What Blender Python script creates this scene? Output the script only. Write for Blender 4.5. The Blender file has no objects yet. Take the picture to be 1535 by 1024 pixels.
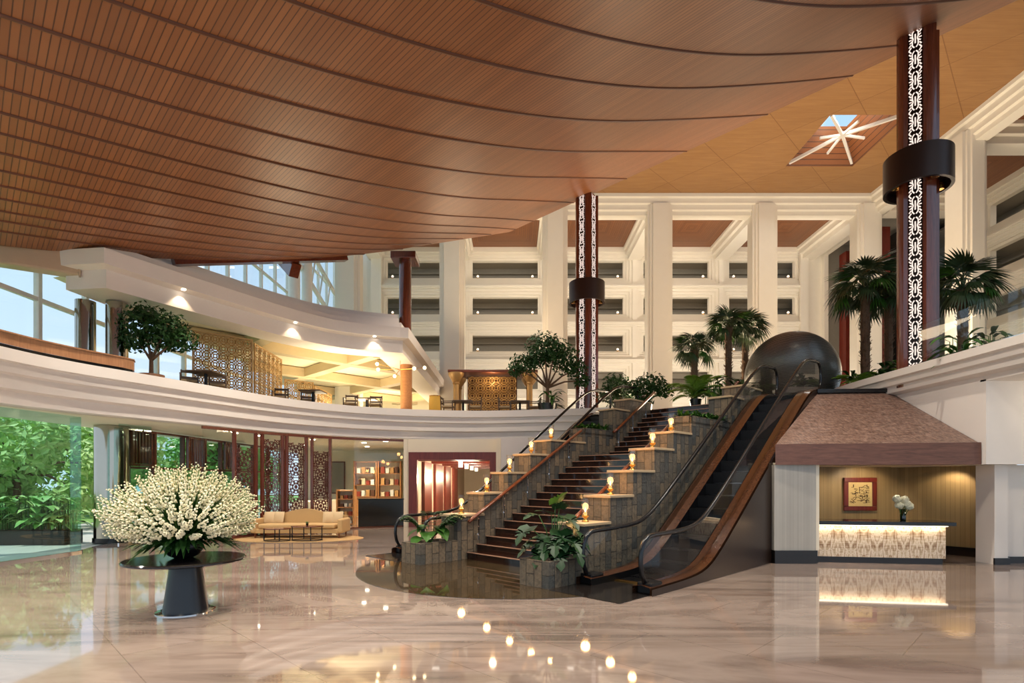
import bpy, math, random
from mathutils import Vector, Matrix
random.seed(7)
SC = bpy.context.scene
COL = SC.collection
PI = math.pi
# ------------------------------------------------------------------ camera, world, exposure
F, HZ, CX, EYE = 820.0, 720.0, 767.5, 1.9
cam_d = bpy.data.cameras.new('camera'); cam = bpy.data.objects.new('camera', cam_d); COL.objects.link(cam)
cam.location = (0, 0, EYE); cam.rotation_euler = (PI/2, 0, 0)
cam_d.sensor_width = 36.0; cam_d.lens = F/1535*36; cam_d.shift_y = (HZ-512)/1535; cam_d.clip_end = 400
SC.camera = cam
SC.view_settings.view_transform = 'Standard'; SC.view_settings.look = 'None'
SC.view_settings.gamma = 1.0; SC.view_settings.use_curve_mapping = False
SC.view_settings.exposure = 0.35
SC.cycles.transparent_max_bounces = 24
w = bpy.data.worlds.new('world'); SC.world = w; w.use_nodes = True
nt = w.node_tree; bg = nt.nodes['Background']
tc = nt.nodes.new('ShaderNodeTexCoord'); sx = nt.nodes.new('ShaderNodeSeparateXYZ'); cr = nt.nodes.new('ShaderNodeValToRGB')
nt.links.new(tc.outputs['Generated'], sx.inputs[0]); nt.links.new(sx.outputs['Z'], cr.inputs[0]); nt.links.new(cr.outputs[0], bg.inputs[0])
e = cr.color_ramp.elements
e[0].position = 0.0; e[0].color = (0.70, 0.84, 0.98, 1); e[1].position = 0.6; e[1].color = (0.36, 0.60, 0.92, 1)
bg.inputs[1].default_value = 1.0
def light(kind, name, loc, power, color=(1, .8, .58), size=1.0, size_y=None, target=None, spot=None, blend=.5, radius=None):
    d = bpy.data.lights.new(name, kind); o = bpy.data.objects.new(name, d); COL.objects.link(o)
    o.location = loc; d.energy = power; d.color = color
    if kind == 'AREA':
        d.shape = 'RECTANGLE' if size_y else 'SQUARE'; d.size = size
        if size_y: d.size_y = size_y
    if kind == 'SPOT': d.spot_size = math.radians(spot or 60); d.spot_blend = blend
    if kind in ('SPOT', 'POINT'): d.shadow_soft_size = radius or .1
    if target is not None:
        o.rotation_euler = (Vector(target)-Vector(loc)).to_track_quat('-Z', 'Y').to_euler()
    return o
WARM = (1, .76, .50); CREAM = (1, .89, .75)
# skylight and lamps of the atrium, plus unseen fill lights added for brightness
def lamps():
    light('SUN', 'high_sun', (-40, 20, 40), 2.6, (1, .96, .88), target=(-40+.21, 20, 39)).data.angle = .02
    for z in (18.9, 16.05, 13.1, 10.2): light('AREA', 'hall_ceiling', (6.2, 44.2, z+.2), 130, CREAM, 30, .5, (6.2, 44.2, 0)); light('AREA', 'wing_hall_ceiling', (31.2, 26, z+.2), 90, CREAM, .5, 20, (31.2, 26, 0))
    for x in (-.5, 6.2, 12.9, 19.6): light('AREA', 'facade_fill', (x, 35.6, 5.2), 260, CREAM, 5, .5, (x, 41.5, 14))  # unseen area lights added to brighten the facade
    for x in (-.5, 6.2, 12.9, 19.6): light('AREA', 'coffer_wash', (x, 36.2, 17.2), 70, CREAM, 5, .4, (x, 40.5, 19.5))
    light('AREA', 'skylight_glow', (18, 29.6, 22.4), 700, (1, .95, .88), 3.4, 4.0, (18, 29.6, 0))
    light('AREA', 'balcony_fill', (15.5, 25, 5.6), 1300, WARM, 6, 6, (12, 26, 20))  # added unseen panel throwing light up at the timber ceiling
    light('AREA', 'landing_fill', (6.6, 22.2, 4.6), 420, WARM, 2.5, 1.2, (2, 17, 13))  # added to lighten the middle of the canopy, no visible source
    light('AREA', 'roof_fill', (-1, 31, 9.6), 400, WARM, 8, 3, (4, 30, 20))  # unseen upward fill, added for the ceiling
    light('AREA', 'right_wing_fill', (24, 28, 5.2), 500, CREAM, .6, 12, (29.5, 30, 13))  # added unseen fill on the right wing wall
    for x, y in ((-7, 24), (-9.5, 29), (-8, 36)): light('AREA', 'restaurant_cove', (x, y, 5.1), 230, (1, .84, .56), 3, 3, (x, y, 9))
    for u, v in ((1,-6),(1,-11),(1,-16),(6,-5),(6,-10),(6,-16),(11,-5),(11,-16),(15,-17),(-3,-8),(-3,-13),(-3,-4),(9,-2.2),(13,-2.4)):   # added fill spots without fittings under the canopy, to brighten the lobby
        x, y = (u+v)*.70711, (u-v)*.70711; z = 8.0+.235*(u-.33)+.01144*(u-.33)*(u-8.4)-.12
        light('SPOT', 'canopy_fill', (x, y, z), 1250, (1, .91, .78), target=(x, y, 0), spot=120, blend=.9, radius=.12)
    light('SPOT', 'vase_fill', (9.1, 12.9, 2.22), 30, (1,.9,.74), target=(8.98,12.55,1.3), spot=60, radius=.04)  # added spot without a fitting, brightens the hydrangeas
    light('POINT', 'side_hall_lamp', (12.6, 10.6, 3.7), 45, (1,.86,.66), radius=.15); light('POINT', 'side_hall_lamp', (12.8, 10.4, 1.9), 20, (1,.86,.66), radius=.15)
    for p, t, q in (((9.5, 14.1, 2.2), (9.5, 15, 1.1), 60), ((11, 13.6, 2.2), (11.2, 14.1, .8), 50), ((8, 14, 2.2), (8, 15, .8), 60)):
        light('SPOT', 'reception_spot', p, q*.6, WARM, target=t, spot=120, radius=.06)
lamps()
# ------------------------------------------------------------------ helpers
S2 = math.sqrt(.5)
def P(u, w, z=0.0): return ((u-w)*S2, (u+w)*S2, z)        # the stairs' own axes: u up the flight, w across it to the left
def at(px, py, Y): return ((px-CX)*Y/F, Y, EYE+(HZ-py)*Y/F)
def R(a, b): return random.uniform(a, b)
class MB:
    def __init__(s): s.v = []; s.f = []; s.uv = []
    def add(s, vs, fs, uvs=None):
        n = len(s.v); s.v += [tuple(v) for v in vs]
        for k, f in enumerate(fs):
            s.f.append(tuple(i+n for i in f)); s.uv.append(uvs[k] if uvs else None)
        return s
    def box(s, x0, x1, y0, y1, z0, z1):
        return s.add([(x0,y0,z0),(x1,y0,z0),(x1,y1,z0),(x0,y1,z0),(x0,y0,z1),(x1,y0,z1),(x1,y1,z1),(x0,y1,z1)],
              [(3,2,1,0),(4,5,6,7),(0,1,5,4),(1,2,6,5),(2,3,7,6),(3,0,4,7)])
    def bar(s, a, b, wx, wz, up=(0,0,1)):
        a, b = Vector(a), Vector(b); d = (b-a).normalized(); up = Vector(up)
        if abs(d.dot(up)) > .98: up = Vector((1,0,0))
        x = d.cross(up).normalized()*wx/2; z = x.cross(d).normalized()*wz/2
        v = [a-x-z, a+x-z, a+x+z, a-x+z, b-x-z, b+x-z, b+x+z, b-x+z]
        return s.add(v, [(0,1,2,3),(7,6,5,4),(0,4,5,1),(1,5,6,2),(2,6,7,3),(3,7,4,0)])
    def prism(s, poly, z0, z1):
        n = len(poly); v = [(p[0],p[1],z0) for p in poly]+[(p[0],p[1],z1) for p in poly]
        return s.add(v, [tuple(range(n-1,-1,-1)), tuple(range(n,2*n))]+[(i,(i+1)%n,n+(i+1)%n,n+i) for i in range(n)])
    def prism_y(s, poly, y0, y1):      # poly in (x, z)
        n = len(poly); v = [(p[0],y0,p[1]) for p in poly]+[(p[0],y1,p[1]) for p in poly]
        return s.add(v, [tuple(range(n)), tuple(range(2*n-1,n-1,-1))]+[(i,n+i,n+(i+1)%n,(i+1)%n) for i in range(n)])
    def prism_x(s, poly, x0, x1):      # poly in (y, z)
        n = len(poly); v = [(x0,p[0],p[1]) for p in poly]+[(x1,p[0],p[1]) for p in poly]
        return s.add(v, [tuple(range(n-1,-1,-1)), tuple(range(n,2*n))]+[(i,(i+1)%n,n+(i+1)%n,n+i) for i in range(n)])
    def poly(s, pts): return s.add(pts, [tuple(range(len(pts)))])
    def tube(s, pts, r, n=8, caps=True, flat=1.0):
        pts = [Vector(p) for p in pts]; m = len(pts); rr = r if isinstance(r, (list, tuple)) else [r]*m
        v = []; prev = None
        for i, p in enumerate(pts):
            d = (pts[min(i+1,m-1)]-pts[max(i-1,0)]).normalized()
            if prev is None:
                up = Vector((0,0,1)) if abs(d.z) < .95 else Vector((1,0,0)); x = d.cross(up).normalized()
            else:
                x = prev-d*prev.dot(d)
                x = x.normalized() if x.length > 1e-6 else d.orthogonal().normalized()
            prev = x; y = d.cross(x)
            for k in range(n):
                a = 2*PI*k/n; v.append(p+x*math.cos(a)*rr[i]+y*math.sin(a)*rr[i]*flat)
        f = [(i*n+k, i*n+(k+1)%n, (i+1)*n+(k+1)%n, (i+1)*n+k) for i in range(m-1) for k in range(n)]
        if caps: f += [tuple(range(n-1,-1,-1)), tuple(range((m-1)*n, m*n))]
        return s.add(v, f)
    def lathe(s, prof, n=24, c=(0,0,0), closed=False):
        m = len(prof); v = []
        for r, z in prof:
            for k in range(n):
                a = 2*PI*k/n; v.append((c[0]+r*math.cos(a), c[1]+r*math.sin(a), c[2]+z))
        f = [(i*n+k, i*n+(k+1)%n, (i+1)*n+(k+1)%n, (i+1)*n+k) for i in range(m-1) for k in range(n)]
        if closed: f += [((m-1)*n+k, (m-1)*n+(k+1)%n, (k+1)%n, k) for k in range(n)]
        else:
            if prof[0][0] > 1e-4: f.append(tuple(range(n-1,-1,-1)))
            if prof[-1][0] > 1e-4: f.append(tuple(range((m-1)*n, m*n)))
        return s.add(v, f)
    def ball(s, c, r, n=8, m=6, sz=1.0):
        return s.lathe([(max(1e-5, r*math.sin(PI*i/m)), -r*sz*math.cos(PI*i/m)) for i in range(m+1)], n, c)
    def grid(s, rows, uv=None):
        m, n = len(rows), len(rows[0]); b = len(s.v)
        s.v += [tuple(p) for r in rows for p in r]
        for i in range(m-1):
            for j in range(n-1):
                s.f.append((b+i*n+j, b+i*n+j+1, b+(i+1)*n+j+1, b+(i+1)*n+j))
                s.uv.append([uv[i][j], uv[i][j+1], uv[i+1][j+1], uv[i+1][j]] if uv else None)
        return s
    def build(s, name, mat, parent=None, smooth=False, bevel=0, seg=2, kind=None, label=None, solid=0):
        me = bpy.data.meshes.new(name); me.from_pydata(s.v, [], s.f)
        if any(s.uv):
            l = me.uv_layers.new(name='uv'); i = 0
            for f, u in zip(s.f, s.uv):
                for k in range(len(f)):
                    l.data[i].uv = u[k] if u else (0, 0); i += 1
        me.materials.append(mat)
        if smooth:
            me.polygons.foreach_set('use_smooth', [True]*len(me.polygons))
            if smooth == 'auto': me.set_sharp_from_angle(angle=math.radians(35))
        me.update()
        o = bpy.data.objects.new(name, me); COL.objects.link(o)
        if parent: o.parent = parent
        if kind: o['kind'] = kind
        if label: o['label'] = label
        if bevel:
            b = o.modifiers.new('b', 'BEVEL'); b.width = bevel; b.segments = seg; b.limit_method = 'ANGLE'; b.angle_limit = .6
        if solid:
            b = o.modifiers.new('s', 'SOLIDIFY'); b.thickness = solid; b.offset = 0
        return o
def tag(o, label, cat, group=None):
    o['label'] = label; o['category'] = cat
    if group: o['group'] = group
    return o
def thing(name, label, cat, loc=(0,0,0), rz=0.0, group=None):
    o = bpy.data.objects.new(name, None); COL.objects.link(o); o.empty_display_size = .2
    o.location = loc; o.rotation_euler = (0, 0, rz)
    return tag(o, label, cat, group)
def dup(root, loc, rz=0.0, label=None, group=None, scale=None):
    r = root.copy(); COL.objects.link(r); r.location = loc; r.rotation_euler = (0, 0, rz)
    if scale: r.scale = (scale,)*3
    if label: r['label'] = label
    if group: r['group'] = group
    for ch in list(root.children):
        c = ch.copy(); COL.objects.link(c); c.parent = r
        for g in list(ch.children):
            d = g.copy(); COL.objects.link(d); d.parent = c
    return r
def struct(name, mb, mat, **k): return mb.build(name, mat, kind='structure', **k)
def catmull(pts, n=6):
    out = []
    for i in range(len(pts)-1):
        p0 = Vector(pts[max(i-1,0)]); p1 = Vector(pts[i]); p2 = Vector(pts[i+1]); p3 = Vector(pts[min(i+2,len(pts)-1)])
        for k in range(n):
            t = k/n; out.append(.5*((2*p1)+(p2-p0)*t+(2*p0-5*p1+4*p2-p3)*t*t+(3*p1-p0-3*p2+p3)*t**3))
    out.append(Vector(pts[-1])); return out
def normals(path):                      # left-hand normal of a plan path, mitred
    n = len(path); out = []
    for i in range(n):
        a = (path[i]-path[i-1]).normalized() if i else None; b = (path[i+1]-path[i]).normalized() if i < n-1 else None
        d = b if a is None else a if b is None else (a+b).normalized()
        k = 1.0 if a is None or b is None else 1/max(.4, a.dot(d))
        out.append(Vector((-d.y, d.x))*k)
    return out
def sweep(mb, path, prof):              # prof: (offset to the left of the path, z)
    ns = normals(path)
    mb.grid([[(p.x+n.x*o, p.y+n.y*o, z) for p, n in zip(path, ns)] for o, z in prof]); return mb
def offs(path, o): return [p+n*o for p, n in zip(path, normals(path))]
# ------------------------------------------------------------------ materials
def srgb(r, g, b):
    return tuple(((c/255/12.92) if c/255 <= .04045 else ((c/255+.055)/1.055)**2.4) for c in (r, g, b))+(1,)
class G:
    def __init__(s, name):
        s.m = bpy.data.materials.new(name); s.m.use_nodes = True; s.t = s.m.node_tree
        s.b = s.t.nodes['Principled BSDF']; s.out = s.t.nodes['Material Output']
    def n(s, typ, inp=None, **props):
        x = s.t.nodes.new('ShaderNode'+typ)
        for k, v in props.items(): setattr(x, k, v)
        for k, v in (inp or {}).items(): s.set(x.inputs[k], v)
        return x
    def set(s, sock, v):
        if isinstance(v, bpy.types.NodeSocket): s.t.links.new(v, sock)
        elif isinstance(v, bpy.types.Node): s.t.links.new(v.outputs[0], sock)
        else: sock.default_value = v
    def math(s, op, a, b=0.0, c=None):
        x = s.n('Math', operation=op); s.set(x.inputs[0], a); s.set(x.inputs[1], b)
        if c is not None: s.set(x.inputs[2], c)
        return x.outputs[0]
    def mix(s, fac, a, b):
        x = s.n('Mix', data_type='RGBA'); s.set(x.inputs[0], fac); s.set(x.inputs[6], a); s.set(x.inputs[7], b); return x.outputs[2]
    def ramp(s, fac, stops):
        x = s.n('ValToRGB'); s.set(x.inputs[0], fac); el = x.color_ramp.elements
        while len(el) < len(stops): el.new(.5)
        for q, (p, c) in zip(el, stops): q.position = p; q.color = c if len(c) == 4 else c+(1,)
        return x.outputs[0]
    def coord(s, which='Object'): return s.n('TexCoord').outputs[which]
    def mapped(s, vec, scale=(1,1,1), rot=(0,0,0)):
        x = s.n('Mapping'); s.set(x.inputs[0], vec); x.inputs['Scale'].default_value = scale; x.inputs['Rotation'].default_value = rot; return x.outputs[0]
    def noise(s, vec, scale, detail=3, rough=.5, dist=0.0):
        x = s.n('TexNoise'); s.set(x.inputs['Vector'], vec); x.inputs['Scale'].default_value = scale
        x.inputs['Detail'].default_value = detail; x.inputs['Roughness'].default_value = rough; x.inputs['Distortion'].default_value = dist; return x.outputs[0]
    def bump(s, h, strength=.3, dist=.02):
        x = s.n('Bump'); s.set(x.inputs['Height'], h); x.inputs['Strength'].default_value = strength; x.inputs['Distance'].default_value = dist
        s.set(s.b.inputs['Normal'], x.outputs[0])
    def fin(s, col=None, rough=.5, metal=0.0, **k):
        if col is not None: s.set(s.b.inputs['Base Color'], col)
        s.set(s.b.inputs['Roughness'], rough); s.b.inputs['Metallic'].default_value = metal
        for q, v in k.items(): s.set(s.b.inputs[q.replace('_', ' ')], v)
        return s.m
def plain(name, c, rough=.5, metal=0.0, var=.06, scale=6, **k):
    g = G(name); nz = g.noise(g.coord(), scale, 3)
    a = tuple(x*(1-var) for x in c[:3])+(1,); b = tuple(min(1, x*(1+var)) for x in c[:3])+(1,)
    return g.fin(g.mix(nz, a, b), rough, metal, **k)
def emit(name, c, s):
    g = G(name); return g.fin((0.02,.02,.02,1), .5, Emission_Color=c, Emission_Strength=s)
def glass(name, tint=(1,1,1,1), base=.04, rough=0.0):
    g = G(name); tr = g.n('BsdfTransparent', {'Color': tint}); gl = g.n('BsdfGlossy', {'Roughness': rough})
    fr = g.n('LayerWeight', {'Blend': .5}); p = g.math('POWER', fr.outputs['Facing'], 4.0); fac = g.math('MULTIPLY_ADD', p, .75, base)
    mx = g.n('MixShader'); g.set(mx.inputs[0], fac); g.set(mx.inputs[1], tr); g.set(mx.inputs[2], gl); g.t.links.new(mx.outputs[0], g.out.inputs[0]); return g.m
def wood(name, c1, c2, rough=.35, axis='X', scale=1.0, coat=0.0):
    g = G(name); sc = {'X': (1.2,14,14), 'Y': (14,1.2,14), 'Z': (14,14,1.2)}[axis]
    nz = g.noise(g.mapped(g.coord(), tuple(x*scale for x in sc)), 1.6, 4, .6, .6)
    return g.fin(g.ramp(nz, [(.3, c1), (.7, c2)]), rough, Coat_Weight=coat)
M = {}
M['white'] = plain('facade_plaster', srgb(232,224,208), .6, var=.03, scale=2)
M['fascia'] = plain('fascia_plaster', srgb(228,219,210), .5, var=.03, scale=2)
M['cream'] = plain('cream_plaster', srgb(236,222,196), .6, var=.03, scale=2)
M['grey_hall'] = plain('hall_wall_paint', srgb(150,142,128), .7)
M['dark'] = plain('black_lacquer', srgb(16,16,18), .25)
M['black_metal'] = plain('black_metal', srgb(24,24,26), .35, .6)
M['dark_stone'] = plain('black_granite', srgb(30,26,24), .12, var=.4, scale=30)
M['chrome'] = plain('polished_steel', (.86,.87,.88,1), .05, 1.0, var=.02)
M['bronze'] = plain('bronze_metal', srgb(58,44,38), .38, .6)
M['brass'] = plain('brass', srgb(214,160,80), .25, 1.0)
M['copper_deck'] = wood('copper_deck', srgb(54,31,19), srgb(76,46,28), .15, 'X')
M['glass'] = glass('clear_glass', (.97,.99,.98,1), .035)
M['green_glass'] = glass('green_tinted_glass', (.80,.93,.90,1), .05)
M['wood_dark'] = wood('dark_mahogany', srgb(84,36,20), srgb(116,54,30), .22, 'Z', coat=.5)
M['wood_frame'] = wood('brown_frame_wood', srgb(84,42,28), srgb(116,62,42), .35, 'X')
M['wood_rail'] = wood('handrail_wood', srgb(86,40,18), srgb(124,62,30), .28, 'X', coat=.4)
M['wood_counter'] = wood('counter_veneer', srgb(150,104,70), srgb(176,126,88), .35, 'Z')
M['wood_beam'] = wood('hood_beam_wood', srgb(92,58,44), srgb(122,80,62), .4, 'X')
M['stair'] = wood('stair_rosewood', srgb(30,15,10), srgb(52,27,17), .14, 'Y', coat=.3)
M['red_wood'] = wood('red_screen_wood', srgb(92,30,20), srgb(122,46,32), .35, 'Z')
M['leaf'] = plain('dark_leaf', srgb(36,70,26), .5, var=.5, scale=3, Specular_IOR_Level=.25)
M['leaf_mid'] = plain('mid_leaf', srgb(58,98,34), .5, var=.45, scale=3, Specular_IOR_Level=.25)
M['leaf_light'] = plain('light_leaf', srgb(116,152,52), .45, var=.4, scale=3)
M['palm'] = plain('palm_leaf', srgb(58,76,44), .4, var=.5, scale=4)
M['outdoor'] = plain('outdoor_leaf', srgb(186,220,130), .5, var=.45, scale=2)
M['outdoor_dark'] = plain('outdoor_dark_leaf', srgb(136,190,92), .5, var=.45, scale=2)
M['bark'] = plain('bark', srgb(104,78,56), .8, var=.4, scale=20)
M['soil'] = plain('soil', srgb(40,30,22), .9, var=.4, scale=30)
M['petal'] = plain('white_petal', srgb(228,220,186), .6, var=.06, scale=10)
M['stem'] = plain('green_stem', srgb(66,104,40), .5, var=.3, scale=8)
M['fabric'] = plain('beige_upholstery', srgb(196,160,108), .8, var=.08, scale=40)
M['pillow'] = plain('pale_pillow', srgb(210,182,140), .8, var=.06, scale=40)
M['rug'] = plain('tan_rug', srgb(176,140,92), .9, var=.12, scale=50)
M['steel_white'] = plain('painted_steel', srgb(226,222,214), .4)
M['steel_tan'] = plain('tan_steel', srgb(196,170,140), .4)
M['flame'] = emit('candle_flame', (1,.6,.24,1), 7.0)
M['wax'] = emit('glowing_wax', (1,.5,.18,1), 1.0)
M['amber_glass'] = glass('amber_glass', (1,.92,.80,1), .09)
M['monstera'] = plain('split_leaf_green', srgb(26,58,26), .42, var=.4, scale=4, Specular_IOR_Level=.3)
M['bud'] = plain('cream_buds', srgb(222,212,174), .6, var=.12, scale=14)
M['column_steel'] = plain('mirror_column_steel', (.40,.37,.31,1), .09, 1.0, var=.04)
M['beam_shaded'] = plain('restaurant_beam', srgb(206,186,148), .6, var=.03)  # darker tan than the ceiling: shade below the coves put into the colour
M['lamp_warm'] = emit('warm_lamp', (1,.72,.4,1), 9.0)
M['lamp_white'] = emit('downlight_lens', (1,.88,.7,1), 14.0)
M['strip'] = emit('column_light', (1,.78,.68,1), .95)
M['led'] = emit('counter_led', (1,.84,.62,1), 3.0)
def floor_mat():
    g = G('polished_marble'); c = g.coord()
    m = g.mapped(c, (.12,.55,1), (0,0,.5)); a = g.noise(m, 1.3, 6, .6, 1.8)
    b = g.noise(g.mapped(c, (.22,.6,1), (0,0,-.25)), 1.0, 4, .55, 1.6)
    col = g.ramp(a, [(.20, srgb(66,56,50)), (.36, srgb(118,102,92)), (.52, srgb(148,131,120)), (.66, srgb(130,113,102)), (.74, srgb(150,134,122)), (.9, srgb(96,82,74))])
    fs = g.noise(g.mapped(c, (.25,5.5,1), (0,0,.42)), 1.2, 4, .7, .6); fm_ = g.ramp(g.noise(g.mapped(c, (.2,.5,1), (0,0,.42)), .8, 2), [(.50,(0,0,0,1)),(.68,(1,1,1,1))])
    col = g.mix(g.math('MULTIPLY', fm_, g.ramp(fs, [(.42,(0,0,0,1)),(.62,(.8,.8,.8,1))])), col, srgb(62,52,46))
    v = g.math('SUBTRACT', 1.0, g.math('MULTIPLY', g.math('ABSOLUTE', g.math('SUBTRACT', b, .5)), 26.0))
    v = g.math('MULTIPLY', g.math('MULTIPLY', g.math('MAXIMUM', v, 0.0), .6), g.ramp(g.noise(c, .35, 3), [(.45,(0,0,0,1)),(.65,(1,1,1,1))]))
    col = g.mix(v, col, srgb(104,82,70))
    br = g.n('TexBrick', {'Vector': g.mapped(c, (1,1,1), (0,0,PI/4)), 'Color1': (1,1,1,1), 'Color2': (.9,.9,.9,1), 'Mortar': (.62,.6,.58,1), 'Scale': 1.0, 'Mortar Size': .006, 'Brick Width': 2.4, 'Row Height': 1.2})
    mm = g.n('Mix', data_type='RGBA', blend_type='MULTIPLY'); mm.inputs[0].default_value = .8; g.set(mm.inputs[6], col); g.set(mm.inputs[7], br.outputs[0])
    return g.fin(mm.outputs[2], .04, IOR=2.1)
M['floor'] = floor_mat()
def slats(name, c1, c2, gap, pitch, coordsock, rough=.38, grain=True, gw=.16, bstr=.5):
    g = G(name); s = coordsock(g)
    q = g.math('DIVIDE', s, pitch); fr = g.math('FRACT', q); fl = g.math('FLOOR', q)
    wn = g.n('TexWhiteNoise', noise_dimensions='1D'); g.set(wn.inputs['W'], fl)
    col = g.mix(wn.outputs[0], c1, c2)
    if grain: col = g.mix(g.math('MULTIPLY', g.noise(g.coord(), 2.2, 4, .6), .35), col, tuple(x*.5 for x in c1[:3])+(1,))
    isgap = g.math('LESS_THAN', fr, gw); col = g.mix(isgap, col, gap)
    g.bump(g.math('SUBTRACT', 1.0, isgap), bstr, .02)
    return g.fin(col, rough)
def uvx(g):
    x = g.n('SeparateXYZ'); g.set(x.inputs[0], g.coord('UV')); return x.outputs[0]
def objax(*k):
    def f(g):
        x = g.n('SeparateXYZ'); g.set(x.inputs[0], g.coord()); s = None
        for i, q in enumerate(k):
            if q:
                t = g.math('MULTIPLY', x.outputs[i], q); s = t if s is None else g.math('ADD', s, t)
        return s
    return f
M['canopy'] = slats('canopy_slats', srgb(146,90,50), srgb(166,106,62), srgb(88,50,27), .105, uvx)
M['rib'] = plain('canopy_rib', srgb(100,56,32), .4)
def coffer_mat():
    def cs(g):
        x = g.n('SeparateXYZ'); g.set(x.inputs[0], g.coord('Generated'))
        a = g.math('ABSOLUTE', g.math('SUBTRACT', x.outputs[0], .5)); b = g.math('ABSOLUTE', g.math('SUBTRACT', x.outputs[1], .5))
        return g.math('MULTIPLY', g.math('MAXIMUM', a, b), 8.0)
    return slats('coffer_planks', srgb(122,74,42), srgb(140,88,52), srgb(78,44,24), .22, cs, gw=.1)
M['coffer'] = coffer_mat()
def ceil_mat():
    g = G('ceiling_veneer'); c = g.coord()
    br = g.n('TexBrick', {'Vector': g.mapped(c, (1,1,1), (0,0,PI/4)), 'Color1': srgb(178,136,84), 'Color2': srgb(188,144,90), 'Mortar': srgb(132,92,50), 'Scale': 1.0, 'Mortar Size': .02, 'Brick Width': 3.4, 'Row Height': 3.4})
    br.offset = 0
    nz = g.noise(g.mapped(c, (.5,2.6,1), (0,0,.5)), 1.4, 4, .65); st = g.noise(g.mapped(c, (.5,14,1), (0,0,.5)), 1.4, 2, .6)
    col = g.mix(g.math('MULTIPLY', nz, .7), br.outputs[0], srgb(126,82,40)); col = g.mix(g.math('MULTIPLY', st, .7), col, srgb(118,74,34))
    return g.fin(col, .45)
M['ceiling'] = ceil_mat()
def stone_mat(name, sw=.19, sh=.46, tone=1.0):
    g = G(name); x = g.n('SeparateXYZ'); g.set(x.inputs[0], g.coord())
    h = g.math('ADD', x.outputs[0], x.outputs[1]); cv = g.n('CombineXYZ'); g.set(cv.inputs[0], x.outputs[2]); g.set(cv.inputs[1], h)
    d = lambda r, gg, b: tuple(min(1, q*tone) for q in srgb(r, gg, b)[:3])+(1,)
    br = g.n('TexBrick', {'Vector': cv, 'Color1': d(152,130,102), 'Color2': d(74,80,80), 'Mortar': d(26,24,22), 'Scale': 1.0, 'Mortar Size': .008, 'Brick Width': sh, 'Row Height': sw, 'Bias': 0.0})
    nz = g.noise(g.coord(), 3.2, 4, .6); n2 = g.noise(g.coord(), 14, 5, .65)
    col = g.mix(g.math('MULTIPLY', nz, .4), br.outputs[0], d(104,90,72)); col = g.mix(g.ramp(n2, [(.45,(0,0,0,1)),(.68,(.5,.5,.5,1))]), col, d(54,55,52))
    g.bump(g.math('ADD', n2, g.math('MULTIPLY', br.outputs['Fac'], -.8)), .6, .03)
    return g.fin(col, .6)
M['stone'] = stone_mat('slate_cladding', tone=.66); M['cap'] = plain('sandstone_cap', srgb(176,150,116), .5, var=.15, scale=12)
def panel_mat(name, c1, c2, pitch=.035, ax=(1,1,0)):
    return slats(name, c1, c2, tuple(x*.75 for x in c1[:3])+(1,), pitch, objax(*ax), .45, True, .1, .15)
M['grey_panel'] = panel_mat('grey_timber_panel', srgb(172,164,152), srgb(190,182,168))
M['tan_panel'] = panel_mat('tan_timber_panel', srgb(150,128,88), srgb(170,146,102))
def onyx():
    g = G('onyx_front'); c = g.coord(); x = g.n('SeparateXYZ'); g.set(x.inputs[0], c)
    k = g.math('ABSOLUTE', g.math('SUBTRACT', g.math('FRACT', g.math('DIVIDE', x.outputs[0], .55)), .5))     # book-matched slabs
    cv = g.n('CombineXYZ'); g.set(cv.inputs[0], g.math('MULTIPLY', k, 4.5)); g.set(cv.inputs[2], g.math('MULTIPLY', x.outputs[2], 2.0))
    a = g.noise(cv, 1.5, 5, .65, 1.2); hz = g.noise(g.mapped(c, (2,2,26)), 1.5, 3, .6)
    col = g.ramp(g.math('ADD', a, g.math('MULTIPLY', hz, .3)), [(.45, srgb(140,104,74)), (.58, srgb(200,172,138)), (.68, srgb(236,218,192)), (.8, srgb(176,140,104))])
    return g.fin(col, .25)
M['onyx'] = onyx()
def hood_mat():
    g = G('hood_mosaic'); n = g.noise(g.mapped(g.coord(), (2.6,9,4), (0,0,.6)), 2.4, 4, .7); n2 = g.noise(g.mapped(g.coord(), (9,3,4), (0,0,.3)), 2.4, 3, .7)
    col = g.ramp(g.math('MULTIPLY', g.math('ADD', n, n2), .5), [(.38, srgb(78,56,46)), (.5, srgb(114,88,76)), (.62, srgb(146,118,102))])
    g.bump(n, .5, .03); return g.fin(col, .34)
M['hood'] = hood_mat()
def dome_mat():
    g = G('dome_ribs'); x = g.n('SeparateXYZ'); g.set(x.inputs[0], g.coord()); n = g.noise(g.coord(), 2.2, 3, .6)
    f = g.math('FRACT', g.math('DIVIDE', g.math('ADD', x.outputs[2], g.math('MULTIPLY', n, .05)), .045)); lo = g.math('LESS_THAN', f, .45)
    col = g.mix(lo, srgb(140,138,130), srgb(52,50,48)); col = g.mix(g.math('MULTIPLY', n, .4), col, srgb(50,46,42)); g.bump(f, .6, .03)
    return g.fin(col, .35, .5)
M['dome'] = dome_mat()
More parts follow.
